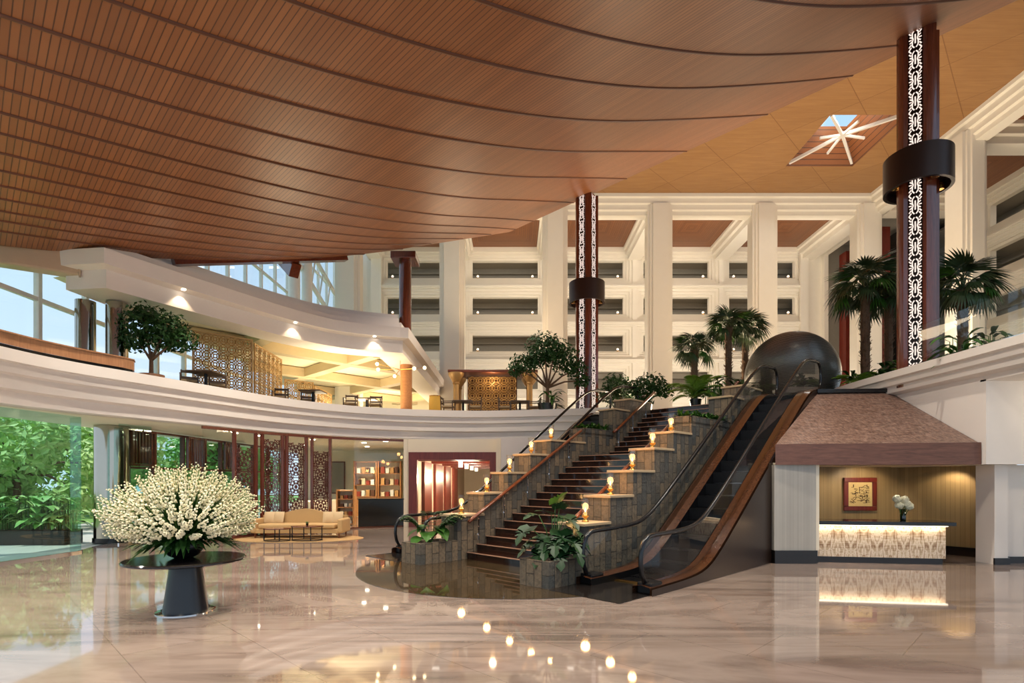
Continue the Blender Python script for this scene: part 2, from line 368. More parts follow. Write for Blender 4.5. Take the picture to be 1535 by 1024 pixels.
# ------------------------------------------------------------------ setting: floors, lobby oval, mezzanine
b = MB(); b.poly([(-11.9,-8,0),(31,-8,0),(31,46,0),(-12.1,46,0),(-12.1,16,0),(-11.6,14.4,0)]); struct('floor', b, M['floor'])
g = G('dark_marble_inlay'); nz = g.noise(g.coord(), 1.5, 4, .6, 1.0)
M['inlay'] = g.fin(g.mix(nz, srgb(44,34,24), srgb(72,58,38)), .035, IOR=2.0)
cx, cy, _ = P(8.55, 8.5)
b = MB(); b.prism([(cx+3.35*math.cos(2*PI*k/72), cy+3.35*math.sin(2*PI*k/72)) for k in range(72)], -.02, .006); struct('floor_inlay', b, M['inlay'])
M['ground'] = plain('paving', srgb(196,194,184), .7, var=.12, scale=4)
b = MB(); b.poly([(-70,-20,-.03),(-11.9,-20,-.03),(-11.6,14.4,-.03),(-12.1,16,-.03),(-12.1,70,-.03),(-70,70,-.03)]); struct('ground_outside', b, M['ground'])
M['lawn'] = plain('lawn', srgb(120,160,80), .9, var=.3, scale=3)
b = MB(); b.poly([(-70,-20,-.01),(-19,-20,-.01),(-19,70,-.01),(-70,70,-.01)]); struct('ground_lawn', b, M['lawn'])
LL = catmull([(-11.2,2),(-11.3,8),(-11.05,11.8),(-10.75,13.3),(-10.1,14.8),(-9.05,17.2),(-8.05,19.3),(-6.55,21.0),(-4.85,22.05),(-2.6,22.7),(-.5,22.75),(3.0,22.0),(3.9,21.6)], 8)
LR = catmull([(10.25,17.6),(10.1,16.2),(10.1,12),(10.1,6),(10.1,1)], 8)
LEDGE = [(.36,4.35),(.36,4.8),(0,4.8),(0,4.53),(.09,4.50),(.09,4.29),(.19,4.25),(.19,3.95),(.32,3.90),(.32,3.62),(.5,3.58)]
b = MB(); sweep(b, LL, LEDGE); struct('wall_mezzanine_left', b, M['fascia'])
b = MB(); sweep(b, LR, [(.36,4.35),(.36,4.8),(0,4.8),(0,4.62),(.08,4.59),(.08,4.44),(.16,4.41),(.16,4.26),(.3,4.2)]); struct('wall_mezzanine_right', b, M['fascia'])
def clampxy(v): return (max(-13.5, min(30.5, v.x)), max(-2, min(44, v.y)))
def slab(path, o0, o1, z): return [[(a.x,a.y,z) for a in offs(path, o0)], [clampxy(a)+(z,) for a in offs(path, o1)]]
M['carpet'] = plain('mezzanine_floor', srgb(150,132,112), .4)
b = MB(); b.grid(slab(LL, .3, 27, 4.35)); b.grid(slab(LR, .3, 27, 4.35)); b.poly([(3.4,21.8,4.345),(10.5,17.5,4.345),(13,17.5,4.345),(13,44,4.345),(3.4,44,4.345)])
b.prism([P(16.95,4.55)[:2], P(20.6,4.55)[:2], P(21.5,13.0)[:2], P(16.95,13.0)[:2]], 3.9, 4.34); struct('floor_mezzanine', b, M['carpet'])
ZR = 4.62; LP = [p_ for p_ in LL if p_.y > 15.3 and p_.x < 2.5]
b = MB(); b.grid([[(a.x,a.y,ZR-.2) for a in offs(LP,.42)],[(a.x,a.y,ZR) for a in offs(LP,.42)],[clampxy(a)+(ZR,) for a in offs(LP,26)]]); struct('floor_restaurant', b, M['carpet'])
b = MB(); b.grid(slab(LL, .45, 27, 3.58)); struct('ceiling_ground', b, M['cream'])
# ------------------------------------------------------------------ great atrium: facades, pillars, coffers
Y1, Y2, ZC, ZK = 35.0, 42.45, 20.2, 20.0
PX = [-10.57, -3.86, 2.77, 9.5, 16.24, 22.95]; BAY = [-7.25, -.54, 6.17, 12.88, 19.59]
ROWS = [(17.74,19.08),(14.9,16.24),(12.0,13.29),(9.04,10.44),(6.2,7.5)]
def facade(tf, bays, a_lo, a_hi, pitch=6.71, hw=2.57):
    mb = MB()
    def ring(A, B, d0, d1):
        p = lambda r, d: [tf(r[0],d,r[2]), tf(r[1],d,r[2]), tf(r[1],d,r[3]), tf(r[0],d,r[3])]
        mb.add(p(A,d0)+p(B,d1), [(0,1,5,4),(1,2,6,5),(2,3,7,6),(3,0,4,7)])
    zb = [ZK]+[(ROWS[i][0]+ROWS[i+1][1])/2 for i in range(len(ROWS)-1)]+[4.35]
    for c in bays:
        for i, (z0, z1) in enumerate(ROWS):
            cell = (max(a_lo, c-pitch/2), min(a_hi, c+pitch/2), zb[i+1], zb[i])
            o = lambda k: (c-hw-k, c+hw+k, z0-k*.9, z1+k*.9)
            ring(cell, o(.62), 0, 0); ring(o(.62), o(.62), 0, .14); ring(o(.62), o(.40), .14, .14); ring(o(.40), o(.40), .14, .28)
            ring(o(.40), o(.18), .28, .28); ring(o(.18), o(.18), .28, .42); ring(o(.18), o(0), .42, .42); ring(o(0), o(0), .42, .8)
            x0, x1, _, _ = cell; zl = z0-.72                                   # a projecting sill line under every opening
            for dz, dd in ((0,.16),(.1,.09)):
                q = [tf(x0,-dd,zl-.1-dz), tf(x1,-dd,zl-.1-dz), tf(x1,-dd,zl-dz), tf(x0,-dd,zl-dz), tf(x0,0,zl-.1-dz), tf(x1,0,zl-.1-dz), tf(x1,0,zl-dz), tf(x0,0,zl-dz)]
                mb.add(q, [(0,1,2,3),(0,4,5,1),(3,2,6,7)])
    return mb
back = lambda a, d, z: (a, Y2+d, z); right = lambda a, d, z: (29.5+d, a, z)
mb = facade(back, BAY, -10.6, 22.95)
mb.box(-13.6,-10.6,Y2,Y2+.4,4.35,ZK); mb.box(22.945,24.1,Y2,Y2+.4,4.35,ZK); mb.box(-10.9,-10.1,Y2-.25,Y2,4.35,ZK); mb.box(22.3,22.9,Y2-.22,Y2,4.35,ZK)
struct('wall_back', mb, M['white'])
RB = [31.65, 24.94, 18.23]
struct('wall_right', facade(right, RB, 14.8, 35.1), M['white'])
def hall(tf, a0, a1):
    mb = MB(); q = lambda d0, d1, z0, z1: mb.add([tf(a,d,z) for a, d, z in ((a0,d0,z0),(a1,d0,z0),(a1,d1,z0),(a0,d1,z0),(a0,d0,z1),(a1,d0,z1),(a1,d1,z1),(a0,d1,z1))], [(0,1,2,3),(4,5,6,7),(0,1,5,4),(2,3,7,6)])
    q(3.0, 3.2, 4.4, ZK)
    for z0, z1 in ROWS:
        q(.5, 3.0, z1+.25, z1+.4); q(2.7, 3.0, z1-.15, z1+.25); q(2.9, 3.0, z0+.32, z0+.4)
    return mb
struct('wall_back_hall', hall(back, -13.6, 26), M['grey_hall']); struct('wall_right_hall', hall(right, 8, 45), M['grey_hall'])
def stepped(c, hx, hy, k=.17, n=3):        # square pillar with stepped corners
    p = []
    for sx, sy in ((1,1),(-1,1),(-1,-1),(1,-1)):
        q = []
        for i in range(n+1):
            q.append((hx-k*(n-i)*.9, hy-k*i*.7)); 
            if i < n: q.append((hx-k*(n-i-1)*.9, hy-k*i*.7))
        q = [(c[0]+sx*a, c[1]+sy*b_) for a, b_ in q]
        p += q if sx*sy < 0 else q[::-1]
    return p
for i, x in enumerate(PX):
    mb = MB(); mb.prism(stepped((x, Y1+.5), .8, .62), 4.35, 19.6); struct('pillar_%d' % (i+1), mb, M['white'])
for i, y in enumerate((28.29, 21.58)):
    mb = MB(); mb.prism(stepped((23.45, y), .62, .8), 4.35, 19.6); struct('pillar_%d' % (i+7), mb, M['white'])
mb = MB()                                                                     # front edge beams along both wings
pf = [(-.15,20.3),(-.15,20.0),(0,19.95),(0,19.65),(.15,19.6),(.15,19.3),(.3,19.25),(.3,19.0),(.95,19.0),(.95,20.3)]
mb.prism_x([(Y1+a, z) for a, z in pf], -13.6, 23.2)
mb.prism_y([(23.0+a, z) for a, z in pf], 8, Y1+.5)
struct('trim_ceiling_edge', mb, M['white'])
def beam_prof(c): return [(c-.85,20.3),(c-.85,19.8),(c-.7,19.75),(c-.7,19.4),(c-.52,19.35),(c-.52,19.0),(c+.52,19.0),(c+.52,19.35),(c+.7,19.4),(c+.7,19.75),(c+.85,19.8),(c+.85,20.3)]
mb = MB()
for x in PX: mb.prism_y(beam_prof(x), Y1+.9, Y2)
for y in (35.2, 28.29, 21.58): mb.prism_x(beam_prof(y), 23.9, 29.5)
struct('trim_coffer_beams', mb, M['white'])
for i, c in enumerate(BAY):
    mb = MB(); mb.box(c-2.75,c+2.75,Y1+.9,Y2,ZK,ZK+.1); struct('ceiling_coffer_%d' % (i+1), mb, M['coffer'])
for i, c in enumerate(RB):
    mb = MB(); mb.box(23.9,29.5,c-2.6,c+2.6,ZK,ZK+.1); struct('ceiling_coffer_%d' % (i+6), mb, M['coffer'])
SKX0, SKX1, SKY0, SKY1 = 15.95, 19.85, 27.4, 31.9
mb = MB()
for x0, x1, y0, y1 in ((-13.6,SKX0,-8,Y1),(SKX1,23.1,-8,Y1),(SKX0,SKX1,-8,SKY0),(SKX0,SKX1,SKY1,Y1)): mb.box(x0,x1,y0,y1,ZC,ZC+.15)
struct('ceiling', mb, M['ceiling'])
# skylight: a slatted timber shaft under a ribbed glass pyramid
sk = MB(); ax, ay, az = 17.9, 29.65, ZC+2.6
cor = [(SKX0,SKY0),(SKX1,SKY0),(SKX1,SKY1),(SKX0,SKY1)]; top = [(ax+(x-ax)*.42, ay+(y-ay)*.42) for x, y in cor]
M['shaft'] = slats('shaft_boards', srgb(126,76,42), srgb(146,90,52), srgb(60,32,18), .22, objax(0,0,1), gw=.12)
for k in range(4):
    a, c = cor[k], cor[(k+1)%4]; d, e_ = top[(k+1)%4], top[k]; sk.poly([(a[0],a[1],ZC),(c[0],c[1],ZC),(d[0],d[1],ZC+1.5),(e_[0],e_[1],ZC+1.5)])
win = struct('window_skylight', sk, M['shaft'])
pan = MB()
for k in range(4): pan.poly([top[k]+(ZC+1.5,), top[(k+1)%4]+(ZC+1.5,), (ax,ay,az)])
pan.build('pane', M['glass'], win)
fr = MB(); mids = [((cor[k][0]+cor[(k+1)%4][0])/2, (cor[k][1]+cor[(k+1)%4][1])/2) for k in range(4)]
for x, y in cor: fr.bar((ax+(x-ax)*.93, ay+(y-ay)*.93, ZC+.12), (ax,ay,ZC+.42), .12, .16)
for x, y in mids: fr.bar((ax+(x-ax)*.62, ay+(y-ay)*.62, ZC+.25), (ax,ay,ZC+.42), .09, .12)
fr.lathe([(.16,0),(.16,.2)], 12, (ax,ay,ZC+.32)); fr.build('rib', M['steel_white'], win)
# far right corner: lift lobby opening framed in red timber
mb = MB(); mb.box(24.0,24.3,36.1,Y2,19.2,ZK+.2); mb.box(24.0,24.3,36.0,36.5,4.35,19.2); mb.box(24,24.3,42.0,Y2,4.35,19.2); struct('wall_lift_lobby', mb, M['white'])
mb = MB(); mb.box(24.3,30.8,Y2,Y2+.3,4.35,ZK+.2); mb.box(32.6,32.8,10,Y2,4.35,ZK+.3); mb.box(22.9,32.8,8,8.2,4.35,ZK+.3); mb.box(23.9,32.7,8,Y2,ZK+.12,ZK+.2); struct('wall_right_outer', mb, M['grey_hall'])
mb = MB(); mb.box(27.4,27.6,36,Y2+.3,4.35,19.6); struct('wall_lift_lobby_dark', mb, M['dark_stone'])
for y in (41.2, 39.4, 37.3):
    mb = MB(); mb.box(24.9,25.5,y-.42,y+.42,4.35,19.0); struct('trim_red_panel', mb, M['red_wood'])
mb = MB(); mb.box(26.2,26.3,39.6,41.0,7.5,12.6); struct('trim_pale_panel', mb, M['white'])
# ------------------------------------------------------------------ left glazed facade above the mezzanine
def curtain(name, x, ys, zs, gm, fm, t=.09):
    f = MB()
    for y in ys: f.box(x-.08,x+.08,y-t/2,y+t/2,zs[0],zs[-1])
    for z in zs: f.box(x-.06,x+.06,ys[0],ys[-1],z-t/2,z+t/2)
    o = struct(name, f, fm); p = MB(); p.box(x-.012,x+.012,ys[0],ys[-1],zs[0],zs[-1]); p.build('pane', gm, o); return o
curtain('window_1', -13.65, [7+1.75*k for k in range(21)], [4.4, 7.1, 10.2, 13.3, 16.4, 20.2], M['glass'], M['steel_white'], .12)
# ground floor: frameless glass beside the garden, glass walls of the lounge
def panes(name, pts, z1, mat, t=.015):
    o = MB(); 
    a0, b0 = Vector(pts[0]), Vector(pts[1])
    for i in range(len(pts)-1): o.bar((pts[i][0],pts[i][1],.025), (pts[i+1][0],pts[i+1][1],.025), .06, .05)
    r = struct(name, o, M['chrome'])
    for i in range(len(pts)-1):
        a, c = Vector(pts[i]), Vector(pts[i+1]); d = (c-a).normalized()*.008; p = MB()
        p.bar((a.x+d.x,a.y+d.y,z1/2), (c.x-d.x,c.y-d.y,z1/2), t, z1-.02); p.build('pane', mat, r)
    return r
w2 = panes('window_2', [(-11.7,6.5),(-11.75,9.5),(-11.6,12.3),(-11.35,14.4)], 3.57, M['green_glass'])
p = MB(); p.bar((-11.35,14.4,1.78),(-11.75,14.55,1.78),.02,3.56); p.build('glass_fin', M['green_glass'], w2)
panes('window_3', [(-11.55,16.05),(-11.2,17.0)], 3.57, M['green_glass'])
curtain('window_4', -12.05, [17.0,18.3,20.0,21.3,22.6,23.9,25.4,27,29], [.05,2.3,3.5], M['green_glass'], M['wood_frame'], .07)
# shopfront below the left sweep
SF = [p_ for p_ in offs(LL, .12) if p_.y > 16.4 and p_.x < -4.3]
f = MB(); 
for a, c in zip(SF[:-1], SF[1:]): f.bar((a.x,a.y,3.52),(c.x,c.y,3.52),.08,.09); f.bar((a.x,a.y,.03),(c.x,c.y,.03),.06,.05)
sf = struct('window_5', f, M['wood_frame'])
def on_path(px):                                   # where the shopfront line crosses the sight line of a picture column
    t = (px-CX)/F; best = None
    for a, c in zip(SF[:-1], SF[1:]):
        fa, fc = a.x-t*a.y, c.x-t*c.y
        if fa*fc <= 0: k = fa/(fa-fc) if fa != fc else 0; best = a.lerp(c, k)
    return best
posts = [on_path(x) for x in (351, 383.5, 393, 423.5, 430, 459, 468, 495)]
for q in posts:
    m_ = MB(); m_.box(q.x-.05,q.x+.05,q.y-.05,q.y+.05,.05,3.5); m_.build('post', M['wood_dark'], sf)
gl = [SF[0]]+posts+[on_path(531), SF[-1]]
for a, c in zip(gl[:-1], gl[1:]):
    m_ = MB(); m_.bar((a.x,a.y,1.78),(c.x,c.y,1.78),.014,3.42); m_.build('pane', M['glass'], sf)
a = SF[-1]; m_ = MB(); m_.bar((a.x,a.y,1.78),(a.x+.12,22.3,1.78),.014,3.42); m_.build('pane', M['glass'], sf)
# ground floor walls behind
mb = MB(); mb.box(-12.1,-4.42,31,31.2,0,3.58); struct('wall_shop_back', mb, M['cream'])
mb = MB(); mb.box(-4.42,-4.26,22.3,31.2,0,3.58); struct('wall_shop_side', mb, M['cream'])
mb = MB(); mb.box(-4.25,-4.2,22.3,22.5,0,3.58); mb.box(-4.2,-.64,22.3,22.5,3.04,3.58); mb.box(-.64,-.45,21.95,22.5,0,3.58); struct('wall_niche', mb, M['cream'])
mb = MB(); mb.box(-.44,10.3,21.9,22.1,0,3.6); struct('wall_ground_back', mb, M['fascia'])
mb = MB(); mb.box(-4.2,-3.86,22.2,22.5,0,3.04); mb.box(-.9,-.64,22.2,22.5,0,3.04); mb.box(-3.86,-.9,22.2,22.5,2.72,3.04); struct('door_1', mb, M['red_wood'])
mb = MB(); mb.box(-4.25,-4.0,22.5,46,0,3.2); mb.box(-.7,-.5,22.5,46,0,3.2); mb.box(-4.2,-.6,45.8,46,0,3.2); struct('wall_corridor', mb, M['cream'])
mb = MB(); mb.box(-4.2,-.6,22.5,46,2.95,3.05); struct('ceiling_corridor', mb, M['wood_frame'])
for y, y1 in ((24.2,26.4),(27.8,30.7),(32,34.8),(36.4,39)):
    mb = MB(); mb.box(-4.0,-3.86,y,y1,0,2.72); struct('trim_pilaster', mb, M['red_wood'])
    mb = MB(); mb.box(-.86,-.7,y+3.5,y1+3.2,0,2.72); struct('trim_pilaster', mb, M['red_wood'])
for y in (23.3, 27.1, 31.3, 35.6, 40):
    mb = MB(); mb.box(-4.0,-.7,y,y+.35,2.72,2.95); struct('trim_corridor_beam', mb, M['red_wood'])
# ------------------------------------------------------------------ restaurant on the mezzanine: roof sweep, ceiling, back wall
RP = catmull([(-11.9,13.9),(-11.35,15.3),(-10.5,16.9),(-9.5,18.7),(-8.3,20.7),(-6.9,22.2),(-4.75,23.1)], 8)
RPE = RP+[Vector((-4.6,23.15)), Vector((-4.6,41.5))]
RS = [p_ for p_ in RP if p_.y > 15.2]+[Vector((-4.62,23.13)), Vector((-4.62,41.5))]
mb = MB(); sweep(mb, [Vector((-12.6,15.45))]+RS, [(1.2,7.30),(1.1,7.29),(0,7.28),(0,7.80),(-.28,7.86),(-.30,8.28),(.05,8.33),(.08,8.58),(.45,8.62),(.48,8.86),(.9,8.9),(.92,9.15),(3,9.2)])
e0 = [Vector((-12.6,15.45))]+RS; nn = normals(e0)[0]; mb.poly([(e0[0].x+nn.x*o, e0[0].y+nn.y*o, z) for o, z in [(0,7.28),(0,7.80),(-.28,7.86),(-.30,8.28),(.05,8.33),(.08,8.58),(.45,8.62),(.48,8.86),(.9,8.9),(.92,9.15),(3,9.2),(3,7.28)]])
struct('wall_restaurant_roof', mb, M['fascia'])
M['rest_ceil'] = plain('restaurant_ceiling', srgb(244,232,200), .6, var=.02)
mb = MB(); mb.poly([(p_.x,p_.y,7.9) for p_ in offs(RS,.85)]+[(-13.6,41.5,7.9),(-13.6,16.2,7.9)]); struct('ceiling_restaurant', mb, M['rest_ceil'])
mb = MB()
for ax_ in (0, 1):                          # a diamond net of beams, toned darker as shade, along the building's diagonal axes
    for k in range(-8, 12):
        o_ = 4.6*k+1.0; seg_ = []
        for i in range(400):
            q = P(-10+.15*i+10, o_) if ax_ == 0 else P(o_+12, -10+.15*i+5)
            if -13.3 < q[0] < -5.3 and q[1] < 40 and q[1] > 20.0+max(0,(q[0]+9.9))*1.15+max(0,-(q[0]+9.9))*-.9: seg_.append(q)
        if len(seg_) > 6: a, c = seg_[0], seg_[-1]; mb.bar((a[0],a[1],7.62+.02*ax_),(c[0],c[1],7.62+.02*ax_),.5,.46)
struct('trim_restaurant_beams', mb, M['beam_shaded'])
mb = MB(); mb.box(-13.6,-4.6,40.6,40.8,4.35,7.9); mb.box(-4.75,-4.6,30,40.6,4.35,5.6); struct('wall_restaurant', mb, M['rest_ceil'])
# ------------------------------------------------------------------ reception alcove on the right
RWX = 10.4
mb = MB(); mb.box(RWX,RWX+.25,12.15,17.6,2.25,4.3); mb.box(RWX,14,12.0,12.15,2.25,4.12); mb.box(RWX,14,9.4,12.15,4.08,4.3); mb.box(12.2,14,11.2,12.0,3.3,3.8)
struct('wall_right_ground', mb, M['fascia'])
mb = MB(); mb.prism([(10.85,12.3),(11.15,12.3),(11.3,12.55),(14,12.55),(14,12.8),(10.85,12.8)], 0, 2.25); struct('wall_right_pier', mb, M['fascia'])
mb = MB(); mb.prism([(10.83,12.27),(11.17,12.27),(11.32,12.52),(14,12.52),(14,12.56),(11.28,12.56),(11.14,12.31),(10.83,12.31)], 0, .15); struct('baseboard_right', mb, M['dark_stone'])
mb = MB(); mb.box(6.85,10.6,15.0,15.15,.0,2.3); mb.add([(10.6,15,0),(11.75,13.1,0),(11.75,13.1,2.3),(10.6,15,2.3)], [(0,1,2,3)]); mb.box(6.8,6.92,12.8,15.15,0,2.3); struct('wall_reception', mb, M['tan_panel'])
mb = MB(); mb.prism([(10.62,14.93),(11.77,13.03),(11.72,13.0),(10.57,14.9)], 0, .22); struct('baseboard_reception', mb, M['dark_stone'])
mb = MB(); mb.prism([(6.0,12.5),(10.9,12.25),(12,13),(10.7,15.2),(6.5,15.2)], 2.26, 2.3); struct('ceiling_reception', mb, M['cream'])
mb = MB(); mb.box(5.98,6.93,12.47,12.8,.3,2.25); struct('wall_reception_end', mb, M['grey_panel'])
mb = MB(); mb.box(5.98,6.95,12.44,12.85,0,.3); struct('baseboard_reception_end', mb, M['dark_stone'])
mb = MB(); mb.box(6.93,7.02,12.5,12.8,.3,2.25); struct('trim_reception_glow', mb, M['cream'])
# ------------------------------------------------------------------ the great swooping slatted canopy (hung along the stairs' axes)
def zc(u):
    q = lambda t: 8.0+.235*(t-.33)+.01144*(t-.33)*(t-8.4)
    return q(u) if u < 13 else q(13)+.4326*(u-13)
UMAX, VMIN, VMAX = 19.4, -19.6, 0.5
cu = [-9+.45*k for k in range(int((UMAX+9)/.45)+1)]+[UMAX]
arc = [0.0]
for a, c in zip(cu[:-1], cu[1:]): arc.append(arc[-1]+math.hypot(c-a, zc(c)-zc(a)))
def CP(u, v, dz=0.0): return P(u, -v, zc(u)+dz)
can = thing('ceiling_canopy', 'huge swooping canopy of brown timber slats over the lobby', 'canopy', (0,0,0))
vs = [VMIN+(VMAX-VMIN)*k/24 for k in range(25)]
mb = MB(); mb.grid([[CP(u, v) for v in vs] for u in cu], [[(s, v) for v in vs] for s in arc]); mb.build('slat_soffit', M['canopy'], can, smooth=True)
mb = MB(); mb.grid([[CP(u, v, .35) for v in vs] for u in cu]); mb.build('upper_deck', M['rib'], can, smooth=True)
mb = MB(); ed = [CP(UMAX, v) for v in vs]; mb.grid([ed, [(x,y,z+.36) for x,y,z in ed]])
ed = [CP(u, VMIN) for u in cu]; mb.grid([ed, [(x,y,z+.36) for x,y,z in ed]]); mb.build('edge_board', M['rib'], can)
RV = [(-5.0,-.6,2),(-6.35,-2.9,2),(-7.55,-4.7,2),(-8.75,-7.15,1.9),(-9.8,-10.0,1.4),(-10.75,-12.6,1.4),(-11.62,-15.3,1.4),(-12.4,-17.7,1.4),(-13.15,-18.9,1.4),(-13.95,-19.8,1.4),(-14.75,-20.5,1.4),(-15.52,-21.2,1.4),(-16.25,-21.8,1.4),(-17.0,-22.3,1.4),(-17.65,-22.6,1.4),(-18.4,-22.8,1.4)]
for v0, v1, p in RV:
    pts = []
    for u in cu:
        v = v0+(v1-v0)*(max(0, u)/18.8)**p
        if v > VMIN: pts.append(CP(u, v, 0))
    mb = MB(); mb.tube(pts, .034, 6); mb.build('rib', M['rib'], can, smooth=True)
mb = MB(); mb.bar(CP(4.6, -19.75, .1), CP(10.5, -19.75, .1), .3, .5); mb.bar(CP(8.6, -19.9, -.35), CP(8.6, -22.0, 1.2), .35, .5); mb.bar(CP(13, -19.6, .25), CP(19.4, -19.6, .2), .3, .3); mb.build('support_beam', M['wood_dark'], can)
# ------------------------------------------------------------------ round columns with lit fretwork and a metal collar
def motif(pl, z, h, s):                    # strokes of one fret motif: (x, z) ends in units of the strip half width
    S = [((0,.28),(0,.72)),((-.42,.2),(-.42,.38)),((.42,.2),(.42,.38)),((-.42,.62),(-.42,.8)),((.42,.62),(.42,.8)),((-.42,.2),(-.12,.08)),((.42,.2),(.12,.08)),
         ((-.42,.8),(-.12,.92)),((.42,.8),(.12,.92)),((-.42,.42),(-.78,.34)),((.42,.42),(.78,.34)),((-.42,.58),(-.78,.66)),((.42,.58),(.78,.66)),((-.5,.5),(-.9,.5)),((.5,.5),(.9,.5)),
         ((-.9,.0),(-.55,.14)),((.9,.0),(.55,.14)),((-.9,1),(-.55,.86)),((.9,1),(.55,.86)),((-.88,.16),(-.6,.27)),((.88,.16),(.6,.27)),((-.88,.84),(-.6,.73)),((.88,.84),(.6,.73)),((-.42,.38),(-.3,.5)),((.42,.38),(.3,.5)),((-.42,.62),(-.3,.5)),((.42,.62),(.3,.5))]
    for (xa, za), (xb, zb) in S: pl((xa*s, z+za*h), (xb*s, z+zb*h))
def column(name, label, loc, ztop, z0=4.35, r=.49, ring=10.0):
    t = thing(name, label, 'column', (loc[0],loc[1],z0)); H = ztop-z0
    n = 48; prof = []
    for k in range(n):
        a = 2*PI*k/n; d = min(abs(((a-PI/4-j*PI/2+PI) % (2*PI))-PI) for j in range(4)); rr = r-.13 if d < .40 else r
        prof.append((rr*math.cos(a), rr*math.sin(a)))
    mb = MB(); mb.prism(prof, 0, H); mb.build('shaft', M['wood_dark'], t, smooth='auto')
    rz = ring-z0
    for j in range(4):
        a = PI/4+j*PI/2; c, s = math.cos(a), math.sin(a)
        q = lambda x, z, rad: (c*rad-s*x, s*rad+c*x, z)
        st = MB(); R0 = r-.13
        st.add([q(-.15,0,R0),q(.15,0,R0),q(.15,H-.15,R0),q(-.15,H-.15,R0)], [(0,1,2,3)])
        strip = st.build('fret_panel', M['dark'], t)
        pt = MB()
        def stroke(A, B):
            A, B = Vector((A[0],0,A[1])), Vector((B[0],0,B[1])); d = (B-A).normalized(); pp = Vector((-d.z,0,d.x))*.0145
            v = [A-pp, A+pp, B+pp, B-pp]; pt.add([q(p_.x, p_.z, R0+.006) for p_ in v], [(0,1,2,3)])
        k = 0
        while .1+.54*(k+1) < H-.0: motif(stroke, .1+.54*k, .54, .15); k += 1
        pt.build('light_fret', M['strip'], strip)
    mb = MB(); mb.lathe([(.69,rz-.44),(.77,rz-.44),(.77,rz+.44),(.69,rz+.44)], 48, closed=True); col = mb.build('collar', M['bronze'], t, smooth='auto')
    mb = MB(); mb.lathe([(.45,rz-.22),(.70,rz-.22),(.70,rz-.16),(.45,rz-.16)], 32, closed=True); mb.build('collar_web', M['bronze'], t)
    for j in range(4):
        a = j*PI/2; mb = MB(); mb.lathe([(.085,-.10),(.10,0),(.06,.12)], 14, (.59*math.cos(a),.59*math.sin(a),rz-.32)); sp = mb.build('spotlight', M['brass'], col)
    return t
column('round_column', 'tall mahogany column with lit fretwork and dark collar beside the right balcony palms', (10.72,14.45), zc(17.75))
column('round_column', 'tall mahogany column with lit fretwork strips behind the leafy tree at the stair head', (3.25,23.75), zc(18.9))
t = thing('round_column', 'plain brown column with square capital on the restaurant roof corner', 'column', (-4.75,24.35,8.34)); zt = zc((-4.75+24.35)*S2)-.02-8.34
mb = MB(); mb.lathe([(.27,0),(.27,zt-.25)], 24); mb.build('shaft', M['wood_dark'], t, smooth='auto')
mb = MB(); mb.bar((-.55,0,zt-.25),(.55,0,zt-.25),1.1,.3); mb.build('capital', M['wood_dark'], t, bevel=.03)
def chrome_col(label, x, y, z0, z1, r):
    t = thing('round_column', label, 'column', (x,y,z0)); mb = MB(); mb.lathe([(r,0),(r,z1-z0)], 40); mb.build('shaft', M['column_steel'], t, smooth='auto')
    mb = MB(); mb.lathe([(r+.03,0),(r+.03,.14)], 40); mb.build('base_ring', M['dark'], t, smooth='auto')
chrome_col('polished steel column rising from the marble floor behind the garden glass', -12.35, 16.9, 0, 3.57, .47)
chrome_col('polished steel column behind the timber counter, further from the tree', -12.75, 16.35, 4.35, 7.25, .26)
chrome_col('polished steel column behind the timber counter, next to the tree', -11.95, 16.55, 4.35, 7.25, .29)
# ------------------------------------------------------------------ staircase
st = thing('staircase', 'broad dark rosewood staircase climbing between stepped stone plinths', 'staircase', P(8.55, 8.5), PI/4)
M['nosing'] = plain('step_nosing', srgb(168,128,104), .25)
def step(u, run, z, dz):
    mb = MB(); mb.box(u, u+run+.04, -1.56, 1.56, max(0, z-dz-.1), z-.03); mb.box(u-.03, u+run, -1.56, 1.56, z-.03, z); o = mb.build('step', M['stair'], st)
    mb = MB(); mb.box(u-.034, u+.012, -1.55, 1.55, z-.014, z+.003); mb.build('nosing_strip', M['nosing'], o)
for i in range(15): step(i*.31, .31 if i < 14 else 1.60, .175*(i+1), .175)
for i in range(10): step(5.9+i*.27, .27, 2.625+.1722*(i+1), .1722)
# ------------------------------------------------------------------ stepped plinths of slate with sandstone caps
TR = [(8.25,1.08),(9.1,1.6),(9.93,2.12),(10.78,2.63),(11.63,3.05)]
def plinth(label, w0, w1, up):
    t = thing('stepped_plinth', label, 'plinth', P(8.25, (w0+w1)/2), PI/4); hw = (w1-w0)/2
    tiers = TR+[(up,3.48),(14.75,4.22),(15.6,4.62)]
    for i, (u, z) in enumerate(tiers):
        u1 = tiers[i+1][0] if i < 7 else 16.94
        planter = i == 5
        mb = MB()
        if not planter: mb.box(u-8.25, u1-8.25, -hw, hw, 0, z-.055)
        else:
            mb.box(u-8.25, u1-8.25, -hw, hw, 0, z-.14)
            for q in ((u-8.25,u-8.17,-hw,hw),(u1-8.33,u1-8.25,-hw,hw)): mb.box(*q, z-.2, z)
            for q in ((-hw,-hw+.07),(hw-.07,hw)): mb.box(u-8.25, u1-8.25, *q, z-.2, z)
        o = mb.build('stone_block', M['stone'], t)
        if planter: mb = MB(); mb.box(u-8.17, u1-8.33, -hw+.07, hw-.07, z-.14, z-.05); mb.build('soil', M['soil'], o)
        else: mb = MB(); mb.box(u-8.28, u1-8.25+(.0 if i < 7 else .02), -hw-.03, hw+.03, z-.055, z); mb.build('cap_slab', M['cap'], t, bevel=.008)
plinth('stepped slate plinth with candle ledges between the staircase and the near escalator', 6.33, 6.95, 12.5)
plinth('stepped slate plinth with candle ledges between the staircase and the far escalator', 10.08, 10.70, 13.2)
